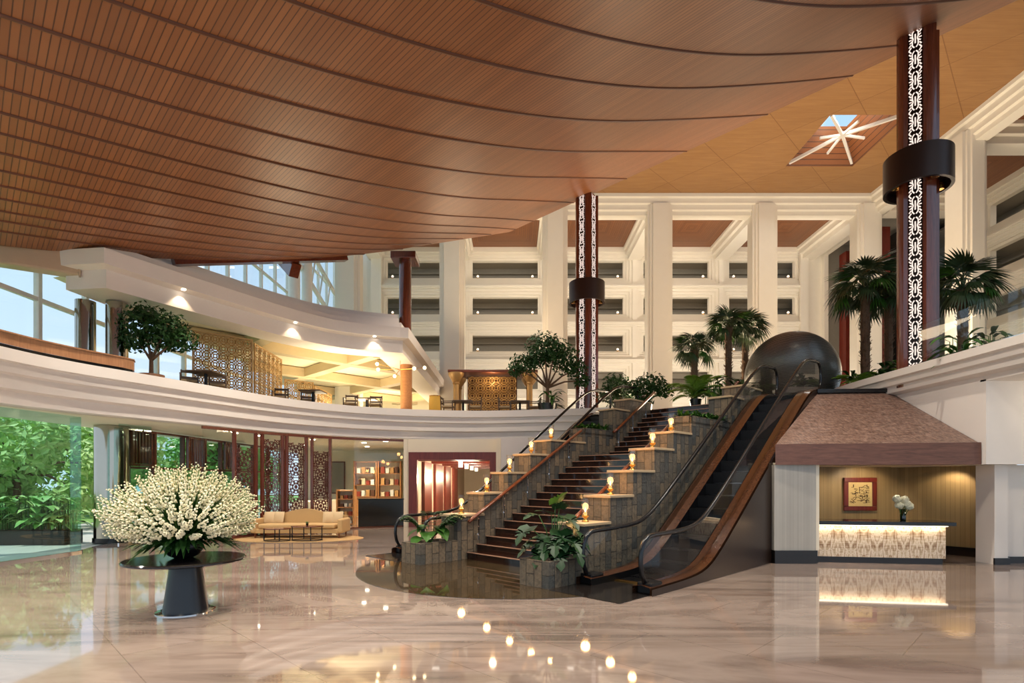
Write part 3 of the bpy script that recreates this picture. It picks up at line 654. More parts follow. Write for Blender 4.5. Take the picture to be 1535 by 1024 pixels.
def planter(label, w0, w1):
    t = thing('stone_planter', label, 'planter', P(7.15, (w0+w1)/2), PI/4); hw = (w1-w0)/2
    mb = MB()
    for q in ((0,.09,-hw,hw),(1.01,1.09,-hw,hw)): mb.box(*q, 0, .48)
    for q in ((-hw,-hw+.08),(hw-.08,hw)): mb.box(.09, 1.01, *q, 0, .48)
    mb.build('stone_box', M['stone'], t); mb = MB(); mb.box(.09,1.01,-hw+.08,hw-.08,0,.42); mb.build('soil', M['soil'], t)
planter('low slate planter with the tall split-leaf plant at the foot of the stairs', 6.25, 6.95)
planter('low slate planter with drooping greenery at the far foot of the stairs', 10.06, 10.76)
# handrails
def handrail(label, w, pts, side):
    t = thing('handrail', label, 'handrail', P(pts[0][0], w), PI/4); u0 = pts[0][0]
    mb = MB(); mb.tube([(u-u0, 0, z) for u, z in pts], .05, 10, flat=.8); mb.build('rail', M['wood_rail'], t, smooth=True)
    (ua, za), (ub, zb) = pts[0], pts[-1]; n = max(3, round((ub-ua)/.85))
    for k in range(n):
        f = (k+.35)/n; u = ua+(ub-ua)*f; z = za+(zb-za)*f
        mb = MB(); mb.bar((u-u0, 0, z-.62), (u-u0, 0, z-.03), .028, .028); mb.box(u-u0-.02,u-u0+.02,min(0,side*.09),max(0,side*.09),z-.5,z-.46); mb.build('baluster', M['chrome'], t)
handrail('wooden handrail on the lower flight, far side of the stairs', 9.96, [(8.5,.9),(8.62,.98),(12.85,3.37)], 1)
handrail('wooden handrail on the lower flight, beside the near candle ledges', 7.04, [(8.5,.9),(8.62,.98),(12.85,3.37)], -1)
handrail('wooden handrail on the short upper flight, far side', 9.96, [(14.5,3.42),(14.7,3.52),(16.95,4.95)], 1)
handrail('wooden handrail on the short upper flight, nearest the near escalator', 7.04, [(14.5,3.42),(14.7,3.52),(16.95,4.95)], -1)
# candle lamps
def hurricane(label, loc):
    t = thing('candle_lamp', label, 'candle lamp', loc, 0, 'hurricane candle lamps on the plinths')
    mb = MB(); mb.lathe([(.075,0),(.075,.012),(.05,.03),(.03,.06),(.045,.085),(.075,.11),(.078,.125),(.06,.13)], 16); mb.build('brass_foot', M['brass'], t, smooth=True)
    mb = MB(); mb.lathe([(.066,.125),(.088,.19),(.086,.32),(.078,.39),(.09,.46)], 18); v = mb.f; mb.f = [f for f in mb.f if len(f) == 4]; mb.uv = [None]*len(mb.f); mb.build('glass_chimney', M['amber_glass'], t, smooth=True)
    mb = MB(); mb.lathe([(.034,.128),(.034,.19)], 12); c = mb.build('candle', M['wax'], t)
    mb = MB(); mb.lathe([(.004,.19),(.016,.21),(.012,.245),(.002,.285)], 8); mb.build('flame', M['flame'], c, smooth=True)
    light('POINT', 'candle_light', (loc[0],loc[1],loc[2]+.30), 8, (1,.54,.2), radius=.09)
ORD = ['lowest', 'second', 'third', 'fourth', 'fifth']
for i, (u, z) in enumerate(TR):
    hurricane(f'candle lamp on the {ORD[i]} ledge of the plinth beside the near escalator', P(u+.42, 6.62, z))
    hurricane(f'candle lamp on the {ORD[i]} ledge of the plinth by the far escalator', P(u+.42, 10.44, z))
# ------------------------------------------------------------------ escalators
def sm(x): return (x+math.sqrt(x*x+.22))/2
def zs(u): return min(4.345, .7*(sm(u-9.95)-sm(u-16.16)))
def escalator(label, wc, hg, wo):
    t = thing('escalator', label, 'escalator', P(7.9, wc), PI/4); U = [7.9+.2*k for k in range(48)]; L = lambda u: u-7.9
    for sgn, nm in ((1, 0), (-1, 1)):
        y = sgn*hg
        zh = lambda u: zs(u)+.95
        mb = MB(); rows = [[(L(u), y, zs(u)+.14) for u in U[1:]], [(L(u), y, zh(u)-.02) for u in U[1:]]]; mb.grid(rows)
        mb.add([(L(8.1),y,.14),(L(8.1),y,.93),(L(7.98),y,.86),(L(7.9),y,.72),(L(7.88),y,.52),(L(7.92),y,.34),(L(8.0),y,.2)], [tuple(range(7))])
        ue = U[-1]; ze = zs(ue)
        mb.add([(L(ue),y,ze+.14),(L(ue),y,ze+.93),(L(ue)+.12,y,ze+.86),(L(ue)+.2,y,ze+.72),(L(ue)+.22,y,ze+.52),(L(ue)+.18,y,ze+.34),(L(ue)+.1,y,ze+.2)], [tuple(range(7))])
        bal = mb.build('glass_balustrade', M['glass'], t)
        loop0 = [(L(8.2),y,.14),(L(8.0),y,.2),(L(7.92),y,.34),(L(7.88),y,.52),(L(7.9),y,.72),(L(7.98),y,.87),(L(8.12),y,.95)]
        loop1 = [(L(ue)+.02,y,ze+.95),(L(ue)+.13,y,ze+.87),(L(ue)+.21,y,ze+.72),(L(ue)+.23,y,ze+.52),(L(ue)+.19,y,ze+.34),(L(ue)+.1,y,ze+.2),(L(ue)-.05,y,ze+.14)]
        mb = MB(); mb.tube(loop0+[(L(u),y,zh(u)) for u in U[2:]]+loop1, .042, 8); mb.build('handrail', M['dark'], t, smooth=True)
        for s2, wd in ((1, .16), (-1, .17)):
            a, c = (y, y+s2*wd*sgn)
            mb = MB(); mb.grid([[(L(u), a, zs(u)+.15) for u in U], [(L(u), c, zs(u)+.12) for u in U], [(L(u), c, zs(u)-.06) for u in U]]); mb.build('deck_cover', M['copper_deck'], t, smooth='auto')
        mb = MB(); yy = y-sgn*.175; mb.grid([[(L(u), yy, zs(u)+.12) for u in U], [(L(u), yy, zs(u)-.2) for u in U]]); mb.build('skirt', M['black_metal'], t)
        mb = MB(); mb.box(L(7.98), L(8.35), y-.14, y+.14, 0, .2); mb.build('newel_base', M['black_metal'], t, bevel=.03)
        co = y+sgn*wo; n = len(U)                                       # cladding sheets
        mb = MB(); mb.grid([[(L(u), co, 0 if u < 16.9 else 3.9) for u in U], [(L(u), co, zs(u)+.1) for u in U]]); mb.build('side_cladding', M['cladding'], t)
    k = 0
    for i in range(21):
        u = 8.75+.4*i; z = zs(u+.2)
        if u > 16.4: break
        mb = MB(); mb.box(L(u), L(u)+.4, -hg+.18, hg-.18, z-.26, z-.01)
        for j in range(14): y0 = -hg+.2+j*(2*hg-.4)/14; mb.box(L(u)+.004, L(u)+.396, y0, y0+.03, z-.01, z)
        mb.build('step', M['black_metal'], t)
    mb = MB(); mb.box(L(7.1), L(8.75), -hg-.12, hg+.12, -.04, .012); mb.build('floor_plate', M['dark_stone'], t)
    mb = MB(); mb.box(L(16.75), L(17.6), -hg-.0, hg+.0, 4.3, 4.352); mb.build('floor_plate', M['black_metal'], t)
    mb = MB(); mb.box(L(8.62), L(8.75), -hg+.18, hg-.18, .0, .03); mb.build('comb_plate', M['brass'], t)
M['cladding'] = plain('dark_brown_cladding', srgb(52,36,28), .3, .35, var=.08)
escalator('escalator with copper decks running beside the reception desk', 5.48, .6, .2)
escalator('escalator on the far side of the staircase, mostly behind the stone plinth', 11.56, .6, .2)
# ------------------------------------------------------------------ reception: hood, desk, picture, flowers
t = thing('reception_hood', 'sloping brown mosaic hood above the reception desk', 'hood', (6,12.45,2.25))
o3 = lambda pts: [(x-6, y-12.45, z-2.25) for x, y, z in pts]
A_, B_, C_, D_ = (5.99,12.44,2.7), (10.38,12.14,2.72), (10.38,15.05,4.33), (8.4,15.05,4.3)
mb = MB(); mb.add(o3([A_,B_,C_,D_]), [(0,1,2,3)]); mb.build('mosaic_slope', M['hood'], t)
mb = MB(); mb.bar(*o3([(8.35,15.0,4.34),(10.36,15.0,4.36)]), .12, .1); mb.build('ridge_cap', M['dark'], t)
mb = MB(); mb.add(o3([(5.98,12.42,2.25),(10.38,12.1,2.25),(10.38,12.5,2.25),(6.5,12.9,2.25),(5.98,12.42,2.72),(10.38,12.1,2.74),(10.38,12.5,2.76),(6.5,12.9,2.76)]), [(3,2,1,0),(4,5,6,7),(0,1,5,4),(1,2,6,5),(2,3,7,6),(3,0,4,7)]); mb.build('timber_beam', M['wood_beam'], t)
ang = math.atan2(-.45, 2.75)
dk = thing('reception_desk', 'onyx fronted reception desk with dark stone top and glowing edge', 'desk', (6.95,12.58,0), ang)
mb = MB(); mb.box(.02,2.78,.12,.72,.14,.86); mb.build('onyx_front', M['onyx'], dk)
mb = MB(); mb.box(.04,2.74,.16,.70,0,.14); mb.build('plinth', M['dark_stone'], dk)
mb = MB(); mb.box(-.02,2.92,-.02,.80,.88,.965); mb.build('counter_top', M['dark_stone'], dk, bevel=.006)
mb = MB(); mb.box(.02,2.78,.03,.115,.862,.878); mb.build('light_strip', M['led'], dk)
mb = MB(); mb.box(.06,2.74,.04,.115,.862,.86); 
lx = light('AREA', 'desk_edge_light', (0,0,0), 6, (1,.82,.58), 2.7, .04); lx.parent = dk; lx.location = (1.4,.05,.855); lx.rotation_euler = (math.radians(12),0,0)
t = thing('picture_frame', 'square brown framed relief hung behind the reception desk', 'picture', (9.52,14.98,1.52))
mb = MB()
for q in ((-.45,.45,.33,.45),(-.45,.45,-.45,-.33),(-.45,-.33,-.33,.33),(.33,.45,-.33,.33)): mb.box(q[0],q[1],-.05,.0,q[2],q[3])
mb.build('frame', M['red_wood'], t, bevel=.01)
mb = MB(); mb.box(-.33,.33,-.02,0,-.33,.33); mb.build('relief_panel', plain('relief_sand', srgb(214,190,130), .7, var=.08, scale=20), t)
mb = MB(); rr = random.Random(3)
for k in range(70):
    x, z = rr.uniform(-.24,.24), rr.uniform(-.24,.24); a = rr.choice((0,.0,.6,-.6,1.57)); l = rr.uniform(.02,.06)
    mb.bar((x-l*math.cos(a),-.024,z-l*math.sin(a)),(x+l*math.cos(a),-.024,z+l*math.sin(a)),.012,.012)
mb.build('relief_strokes', plain('relief_brown', srgb(96,72,40), .7), t)
def dpt(x, y, z=0): return Vector((6.95,12.58,0))+Matrix.Rotation(ang, 3, 'Z')@Vector((x, y, z))
vz = dpt(2.1, .5, .967)
t = thing('glass_vase', 'slim dark glass vase of pale round blooms on the reception desk', 'vase', vz)
mb = MB(); mb.lathe([(.055,0),(.06,.02),(.062,.26)], 18); mb.build('vessel', glass('dark_vase_glass', (.25,.38,.22,1), .08), t, smooth=True)
mb = MB(); mb.lathe([(.05,.01),(.05,.1)], 14); mb.build('water_stones', M['soil'], t)
rr = random.Random(5)
for k, (dx, dz, nm) in enumerate(((-.13,.44,'topmost'),(.03,.42,'upper middle'),(-.08,.29,'lower front'),(.13,.27,'lower side'),(.07,.33,'central'))):
    t = thing('hydrangea', f'pale hydrangea bloom in the reception vase, {nm} of the five', 'flower', vz+Vector((dx*.2,0,.03)), 0, 'hydrangeas in the reception vase')
    mb = MB(); mb.tube([(0,0,0),(dx*.5,0,dz*.6),(dx*.9,.0,dz)], .007, 6); mb.build('stem', M['stem'], t)
    mb = MB(); c = Vector((dx*.9,0,dz+.03))
    for j in range(70):
        d = Vector((rr.gauss(0,1),rr.gauss(0,1),rr.gauss(0,1))).normalized(); p_ = c+d*.085; q = d.orthogonal().normalized(); s = d.cross(q); f = .026
        mb.add([p_+q*f, p_+s*f, p_-q*f, p_-s*f, p_+d*.012], [(0,1,4),(1,2,4),(2,3,4),(3,0,4)])
    mb.ball(c, .078, 10, 8); mb.build('bloom', M['petal'], t)
# ------------------------------------------------------------------ pedestal table, bowl and the great flower arrangement
TX, TY = -4.74, 7.95
t = thing('pedestal_table', 'round dark marble table on a black conical pedestal', 'table', (TX,TY,0))
mb = MB(); mb.lathe([(.05,.715),(.74,.715),(.79,.735),(.79,.755),(.775,.77),(.05,.77)], 64); mb.build('tabletop', M['dark_stone'], t, smooth='auto')
mb = MB(); mb.lathe([(.295,.02),(.20,.715)], 40); mb.build('pedestal', plain('black_pedestal', srgb(22,24,30), .3), t, smooth='auto')
mb = MB(); mb.lathe([(.385,0),(.385,.012),(.31,.022)], 48); mb.build('base_disc', M['chrome'], t, smooth='auto')
BZ = .772
t = thing('flower_bowl', 'black round bowl on the marble pedestal table', 'bowl', (TX-.06,TY+.05,BZ))
mb = MB(); mb.lathe([(.12,0),(.2,.04),(.265,.14),(.26,.22),(.24,.25),(.22,.24),(.22,.15)], 40); mb.build('vessel', M['dark'], t, smooth=True)
fa = thing('flower_arrangement', 'huge dome of white flower spikes in the black bowl', 'flower arrangement', (TX-.06,TY+.05,BZ+.25))
rr = random.Random(11)
def spike(stalk, fl, d, L_):
    d = Vector(d); p0 = Vector((d.x*.12, d.y*.12, .02)); p1 = p0+d*L_; n = 15
    stalk.tube([p0, p0.lerp(p1,.5)+Vector((0,0,.02)), p1], [.009,.008,.005], 4, caps=False)
    a = d.orthogonal().normalized(); b_ = d.cross(a)
    for j in range(n):
        f = .68+.34*j/(n-1); c = p0.lerp(p1, f); th = j*2.4+rr.random(); r_ = .030*(1.15-.6*j/(n-1)); s = r_*.95
        o = (a*math.cos(th)+b_*math.sin(th)); c = c+o*r_*.8; x = (o+d*.5).normalized(); y = x.orthogonal().normalized(); z = x.cross(y)
        fl.add([c+y*s, c+z*s, c-y*s, c-z*s, c+x*s*.9, c-x*s*.6], [(0,1,4),(1,2,4),(2,3,4),(3,0,4),(1,0,5),(2,1,5),(3,2,5),(0,3,5)])
dirs = []
N = 310
for k in range(N):
    z = 1-(k+.5)/N*.89; a = k*2.399963; r_ = math.sqrt(max(0, 1-z*z)); dirs.append((Vector((r_*math.cos(a), r_*math.sin(a), z))+Vector((rr.gauss(0,.05),rr.gauss(0,.05),rr.gauss(0,.04)))).normalized())
def slen(d): return (.67+.34*min(1,max(0,d.z)/.42)+.06*d.z)*rr.uniform(.92,1.04)
PB = 'petal'
def two(a, c, name):
    k = len(a.f); a.add(c.v, c.f); o = a.build(name, M['stem'], fa); o.data.materials.append(M[PB])
    o.data.polygons.foreach_set('material_index', [0]*k+[1]*(len(a.f)-k)); return o
near = sorted(dirs, key=lambda d: d.y)
for d in near[:100]:
    a, c = MB(), MB(); spike(a, c, d, slen(d)); two(a, c, 'flower_spike')
a, c = MB(), MB(); PB = 'bud'
for d in near[100:]: spike(a, c, d, slen(d))
two(a, c, 'flower_spikes')['kind'] = 'stuff'
def blade(mb, p0, d, L_, wd, droop=.3, n=5, up=Vector((0,0,1))):
    d = Vector(d).normalized(); s = d.cross(up); s = s.normalized() if s.length > .01 else Vector((1,0,0)); rows = []
    for i in range(n+1):
        f = i/n; q = Vector(p0)+d*L_*f-Vector((0,0,droop*L_*f*f)); ww = wd*math.sin(PI*min(1,f*.92+.08))**.8*(1 if i < n else .05); nrm = s.cross(d)
        rows.append([q-s*ww+nrm*ww*.25, q, q+s*ww+nrm*ww*.25])
    mb.grid(rows)
mb = MB()
for k in range(330):
    d = dirs[rr.randrange(N)]; d = (d+Vector((rr.gauss(0,.05),rr.gauss(0,.05),rr.gauss(0,.05)))).normalized(); blade(mb, (d.x*.1,d.y*.1,.02), d, rr.uniform(.6,.93)*slen(d), .017, .05)
for k in range(80):
    a = rr.uniform(0,2*PI); blade(mb, (.1*math.cos(a),.1*math.sin(a),.05), (math.cos(a),math.sin(a),rr.uniform(.02,.25)), rr.uniform(.5,.8), rr.uniform(.03,.05), rr.uniform(.25,.45))
for k in range(90):
    a = rr.uniform(0,2*PI); blade(mb, (.08*math.cos(a),.08*math.sin(a),.0), (math.cos(a),math.sin(a),rr.uniform(.15,1.1)), rr.uniform(.35,.6), rr.uniform(.03,.05), rr.uniform(.2,.5))
mb.build('foliage', M['leaf'], fa, smooth=True)
for k in range(22):
    a = -PI/2+rr.uniform(-2.2,2.2); mb = MB(); blade(mb, (.12*math.cos(a),.12*math.sin(a),.06), (math.cos(a),math.sin(a),rr.uniform(.25,.7)), rr.uniform(.3,.46), .085, .5); mb.build('broad_leaf', M['leaf_light'] if k in (2,6) else M['leaf_mid'], fa, smooth=True)
for k in range(12):
    a = 2*PI*k/12+.2; mb = MB(); d = Vector((math.cos(a),math.sin(a),.22)); p = Vector((0,0,.05))
    for j in range(9):
        f = .3+.7*j/8; q = p+d*.66*f-Vector((0,0,.26*f*f))
        for s in (1,-1): blade(mb, q, d+Vector((-d.y,d.x,0))*s*1.2, .2*(1.1-f*.5), .016, .25, 3)
    mb.build('fern_frond', M['leaf'], fa, smooth=True)
# ------------------------------------------------------------------ lounge corner: rug, sofa, cushions, nesting tables
RX, RY = -7.0, 17.9
mb = MB(); mb.prism([(2.15*math.cos(2*PI*k/64),1.15*math.sin(2*PI*k/64)) for k in range(64)], .0, .012); o = mb.build('rug', M['rug'], None); o.location = (RX,RY-.1,0.001); tag(o, 'oval tan rug under the cream sofa', 'rug')
so = thing('sofa', 'cream camelback sofa before the carved screens', 'sofa', (RX-.02,RY+.35,.015))
W2 = 1.42
mb = MB(); rows = []
for y, k in ((.30,1),(.46,1.0),(.46,0),(.30,0)):
    row = []
    for i in range(33):
        x = -W2+2*W2*i/32; h = .70+.22*math.exp(-(x/.72)**2); row.append((x, y, h if k else .18))
    rows.append(row)
mb.grid(rows+[rows[0]]); mb.poly([r[0] for r in rows]); mb.poly([r[-1] for r in rows]); mb.build('backrest', M['fabric'], so, bevel=.05, seg=3)
mb = MB(); mb.box(-W2,W2,-.42,.40,.15,.30); mb.build('seat_base', M['fabric'], so, bevel=.02)
mb = MB(); mb.box(-W2+.17,W2-.17,-.46,.30,.302,.45); mb.build('seat_cushion', M['fabric'], so, bevel=.05, seg=3)
for s in (-1,1): mb = MB(); mb.box(s*W2-.09,s*W2+.09,-.46,.42,.16,.62); mb.build('armrest', M['fabric'], so, bevel=.05, seg=3)
for sx in (-1,1):
    for y in (-.38,.36): mb = MB(); mb.lathe([(.02,0),(.03,.15)], 10, (sx*(W2-.05),y,0)); mb.build('leg', M['wood_dark'], so)
for x, lab, tl in ((-1.13,'pale square cushion against the sofa arm nearer the flowers',.3),(-.86,'pale square cushion leaning inward on the sofa end nearer the flowers',-.2),(.84,'pale square cushion leaning inward on the sofa end nearer the shop',.2),(1.13,'pale square cushion against the sofa arm nearer the shop',-.3)):
    mb = MB(); n = 8; 
    for sg in (1,-1): mb.grid([[((i/n-.5)*.38, sg*.06*(math.sin(PI*i/n)*math.sin(PI*j/n))**.6, (j/n-.5)*.38+.19) for i in range(n+1)] for j in range(n+1)])
    o = mb.build('cushion', M['pillow'], None, smooth=True); o.location = (RX-.02+x,RY+.50,.472); o.rotation_euler = (-.28,0,tl*.5); tag(o, lab, 'cushion', 'sofa cushions')
def ctable(label, x, y, a, c, h):
    t = thing('coffee_table', label, 'coffee table', (x,y,.014)); el = [(a*math.cos(2*PI*k/40), c*math.sin(2*PI*k/40)) for k in range(40)]
    mb = MB(); mb.prism(el, h-.03, h); mb.build('tabletop', M['wood_dark'], t)
    for k in (3,13,23,33): mb = MB(); mb.bar((el[k][0]*.93,el[k][1]*.93,.02),(el[k][0]*.93,el[k][1]*.93,h-.03),.025,.025); mb.build('leg', M['black_metal'], t)
    mb = MB(); mb.tube([(q[0]*.93,q[1]*.93,.02) for q in el]+[(el[0][0]*.93,el[0][1]*.93,.02)], .013, 6); mb.build('base_ring', M['black_metal'], t)
ctable('lower oval coffee table with thin black legs, nearer the flowers', -7.3, 17.0, .42, .3, .40)
ctable('taller oval coffee table with thin black legs bearing a tiny plant', -6.42, 17.15, .50, .33, .46)
t = thing('potted_plant', 'tiny potted plant on the taller coffee table', 'plant', (-6.42,17.15,.476))
mb = MB(); mb.lathe([(.03,0),(.045,.07)], 12); mb.build('pot', M['dark'], t)
mb = MB()
for k in range(26): a = rr.uniform(0,2*PI); blade(mb, (0,0,.06), (math.cos(a),math.sin(a),rr.uniform(.6,2)), rr.uniform(.07,.13), .018, .3, 3)
mb.build('leaves', M['leaf_mid'], t)
# ------------------------------------------------------------------ carved and louvred screens
def lattice(mb, W_, H_, nx, nz, th, dep):
    cw, ch = W_/nx, H_/nz
    for i in range(nx):
        for j in range(nz):
            c = (-W_/2+cw*(i+.5), H_/nz*(j+.5)); 
            for rad in (.47, .22):
                pts = [(c[0]+cw*rad*math.cos(2*PI*k/14), 0, c[1]+ch*rad*math.sin(2*PI*k/14)) for k in range(15)]
                mb.tube(pts, th, 4, caps=False)
            for k in range(4):
                a = PI/4+k*PI/2; mb.bar((c[0]+cw*.2*math.cos(a),0,c[1]+ch*.2*math.sin(a)),(c[0]+cw*.66*math.cos(a),0,c[1]+ch*.66*math.sin(a)),th*1.6,dep)
def framed(name, label, cat, loc, rz, W_, H_, nx, nz, th, mat, fr_=.05, group=None):
    t = thing(name, label, cat, loc, rz, group)
    mb = MB(); lattice(mb, W_-2*fr_, H_-2*fr_, nx, nz, th, th*2); mb.v = [(x,y,z+fr_) for x,y,z in mb.v]; mb.build('fretwork', mat, t)
    mb = MB()
    for q in ((-W_/2,-W_/2+fr_,0,H_),(W_/2-fr_,W_/2,0,H_),(-W_/2+fr_,W_/2-fr_,0,fr_),(-W_/2+fr_,W_/2-fr_,H_-fr_,H_)): mb.box(q[0],q[1],-.025,.025,q[2],q[3])
    mb.build('frame', mat, t); return t
M['carved'] = plain('carved_mahogany', srgb(96,34,24), .4, var=.15)
def carved(mb, W_, H_):
    n = max(3, round(H_/(W_*1.02))); ch = H_/n
    ring = lambda cx_, cz, r_, th, k=18: mb.tube([(cx_+r_*math.cos(2*PI*i/k), 0, cz+r_*math.sin(2*PI*i/k)) for i in range(k+1)], th, 4, caps=False)
    for j in range(n):
        cz = ch*(j+.5)
        mb.lathe([(.05,-.012),(.05,.012)], 12); v = mb.v[-24:]; mb.v[-24:] = [(x, z, y+cz) for x, y, z in v]
        ring(0, cz, W_*.20, .022); ring(0, cz, W_*.36, .016)
        for k in range(8):
            a = PI/8+k*PI/4; c, q = math.cos(a), math.sin(a); mb.bar((.05*c,0,cz+.05*q),(W_*.36*c,0,cz+W_*.36*q),.028,.02)
            ring(W_*.28*c, cz+W_*.28*q, W_*.055, .011, 8)
        for sx in (-1,1):
            for sz in (-1,1):
                x0, z0 = sx*W_*.36, cz+sz*ch*.36; ring(x0, z0, W_*.10, .018, 10); ring(x0-sx*W_*.14, z0+sz*ch*.06, W_*.06, .014, 8); ring(x0+sx*W_*.04, z0-sz*ch*.18, W_*.06, .014, 8)
                mb.bar((x0,0,z0),(sx*W_*.5,0,cz+sz*ch*.5),.03,.02); mb.bar((x0,0,z0),(sx*W_*.5,0,cz+sz*ch*.2),.022,.02); mb.bar((x0,0,z0),(sx*W_*.15,0,cz+sz*ch*.5),.022,.02)
        mb.bar((-W_*.5,0,ch*j+.015),(W_*.5,0,ch*j+.015),.02,.03); 
    for sx in (-1,1): mb.bar((sx*W_*.47,0,0),(sx*W_*.47,0,H_),.035,.024)
for i, (a, c, h, nm) in enumerate(((0,1,2.92,'partly behind the flowers'),(2,3,3.26,'tallest, behind the near end of the sofa'),(4,5,3.2,'behind the middle of the sofa'),(6,7,2.92,'shorter, nearest the shop interior'))):
    A, C = posts[a], posts[c]; m = (A+C)/2; d = C-A; nn = Vector((-d.y,d.x))/d.length
    t = thing('carved_screen', f'red carved wooden screen {nm}', 'screen', (m.x+nn.x*.05, m.y+nn.y*.05, .06), math.atan2(d.y,d.x), 'carved screens behind the sofa')
    mb = MB(); carved(mb, d.length-.11, h); mb.build('fretwork', M['carved'], t); mb = MB(); mb.box(-d.length/2+.055,d.length/2-.055,-.02,.02,-.055,.0); mb.build('foot_rail', M['carved'], t)
for i, (y0, y1, nm) in enumerate(((17.15,18.2,'beside the steel column'),(20.1,21.2,'the middle one of three'),(22.7,23.8,'nearest the carved screens'))):
    t = thing('louvre_screen', f'dark slatted hanging louvre on the lounge window, {nm}', 'screen', (-11.9,(y0+y1)/2,2.35), 0, 'hanging louvres'); h = (y1-y0)/2
    for y in (-h,h): mb = MB(); mb.box(-.05,.05,y-.05,y+.05,0,1.15); mb.build('upright', M['wood_dark'], t)
    mb = MB()
    for k in range(6): y = -h+2*h*(k+1)/7; mb.box(-.03,.03,y-.03,y+.03,.08,1.08)
    mb.build('slats', M['wood_dark'], t)
    for z in (0,1.08): mb = MB(); mb.box(-.05,.05,-h+.05,h-.05,z,z+.07); mb.build('rail', M['wood_dark'], t)
# ------------------------------------------------------------------ shop interior
t = thing('display_counter', 'black box counter just inside the shop glass', 'counter', (-5.35,22.3,0)); mb = MB(); mb.box(-.92,.92,0,.5,0,1.12); mb.build('body', M['dark'], t, bevel=.01); mb = MB(); mb.box(-.95,.95,-.02,.52,1.12,1.15); mb.build('worktop', M['black_metal'], t)
M['shelf'] = wood('shelf_oak', srgb(170,112,64), srgb(196,134,80), .45, 'X')
PACK = [plain('pack_%d' % i, c, .6) for i, c in enumerate((srgb(150,60,40), srgb(226,206,170), srgb(96,60,40), srgb(200,150,90), srgb(240,236,224)))]
def shelf(label, x, y, w_, h, n, z0=0.0, lo=0.0):
    t = thing('display_shelf', label, 'shelf', (x,y,z0)); 
    for s in (-1,1): mb = MB(); mb.box(s*w_/2-.03,s*w_/2+.03,-.2,.2,0,h); mb.build('side_panel', M['shelf'], t)
    mb = MB(); mb.box(-w_/2+.03,w_/2-.03,.17,.2,0,h); mb.build('back_panel', M['cream'], t)
    for k in range(n+1): z = lo+.05+(h-lo-.1)*k/n; mb = MB(); mb.box(-w_/2+.03,w_/2-.03,-.2,.17,z-.015,z+.015); mb.build('shelf_board', M['shelf'], t)
    if lo: mb = MB(); mb.box(-w_/2+.03,w_/2-.03,-.2,.16,.04,lo); mb.build('base_cupboard', M['shelf'], t)
    return [(x, y, z0+lo+.065+(h-lo-.1)*k/n) for k in range(n)]
WORD = ['bottom','second','third','top']
k = 0
for lab, x, side in (('oak wall shelf unit at the back of the shop, nearer the screens', -7.6, 'first'), ('oak wall shelf unit at the back of the shop, nearer the corridor', -6.35, 'second')):
    for row, (sx, sy, sz) in enumerate(shelf(lab, x, 28.5, 1.15, 2.9, 3, 0.0, 1.0)):
        for j, dx in enumerate((-.36,-.12,.12,.36)):
            mb = MB(); h = rr.uniform(.22,.36); mb.box(-.09,.09,-.12,.12,0,h); o = mb.build('gift_box', PACK[(k*3+j) % 5], None, bevel=.008); o.location = (sx+dx, sy-.02, sz+.001); k += 1
            tag(o, f'packaged goods, {["first","second","third","last"][j]} on the {WORD[row]} board of the {side} shop shelf unit', 'box', 'packages on the shop shelves')
for row, (sx, sy, sz) in enumerate(shelf('low wooden stand of small goods beside the black counter', -7.05, 23.3, .7, 1.5, 4)):
    for j, dx in enumerate((-.18,0,.18)):
        mb = MB(); mb.box(-.06,.06,-.08,.08,0,rr.uniform(.12,.2)); o = mb.build('gift_box', PACK[(row+j*2) % 5], None); o.location = (sx+dx, sy-.02, sz+.001)
        tag(o, f'small package, {["first","middle","last"][j]} on the {WORD[row]} board of the low wooden stand', 'box', 'packages on the low stand')
t = thing('notice_board', 'dark framed board on the shop wall behind the sofa', 'board', (-10.0,30.93,1.2)); mb = MB(); mb.box(-.5,.5,0,.05,0,1.7); mb.build('panel', M['grey_hall'], t); mb = MB()
for q in ((-.56,-.5,0,1.7),(.5,.56,0,1.7),(-.56,.56,1.7,1.76),(-.56,.56,-.06,0)): mb.box(q[0],q[1],-.02,.06,q[2],q[3])
mb.build('frame', M['wood_dark'], t)
mb = MB(); mb.box(-.45,.45,0,3.2,0,1.0); o = mb.build('wall_shop_counter', M['cream'], None, kind='structure'); o.location = (-8.7,22.7,0)
for i, (x, y) in enumerate(((-9.5,20.5),(-8.2,22.5),(-6.6,24.4),(-5.4,23.4),(-7.2,27.2),(-9.8,26.0))):
    mb = MB(); mb.lathe([(.10,0),(.10,.02)], 16); o = mb.build('downlight', M['lamp_white'], None); o.location = (x,y,3.556)
    tag(o, f'round downlight in the lounge and shop ceiling, {["above the louvres","behind the first screen","over the shop middle","above the black counter","before the shelf units","far by the back wall"][i]}', 'downlight', 'shop downlights')
    light('SPOT', 'downlight_beam', (x,y,3.52), 330, (1,.86,.64), target=(x,y,0), spot=140, blend=.8, radius=.1)
M['lamp_soft'] = emit('pendant_glass', (1,.80,.55,1), 2.5)
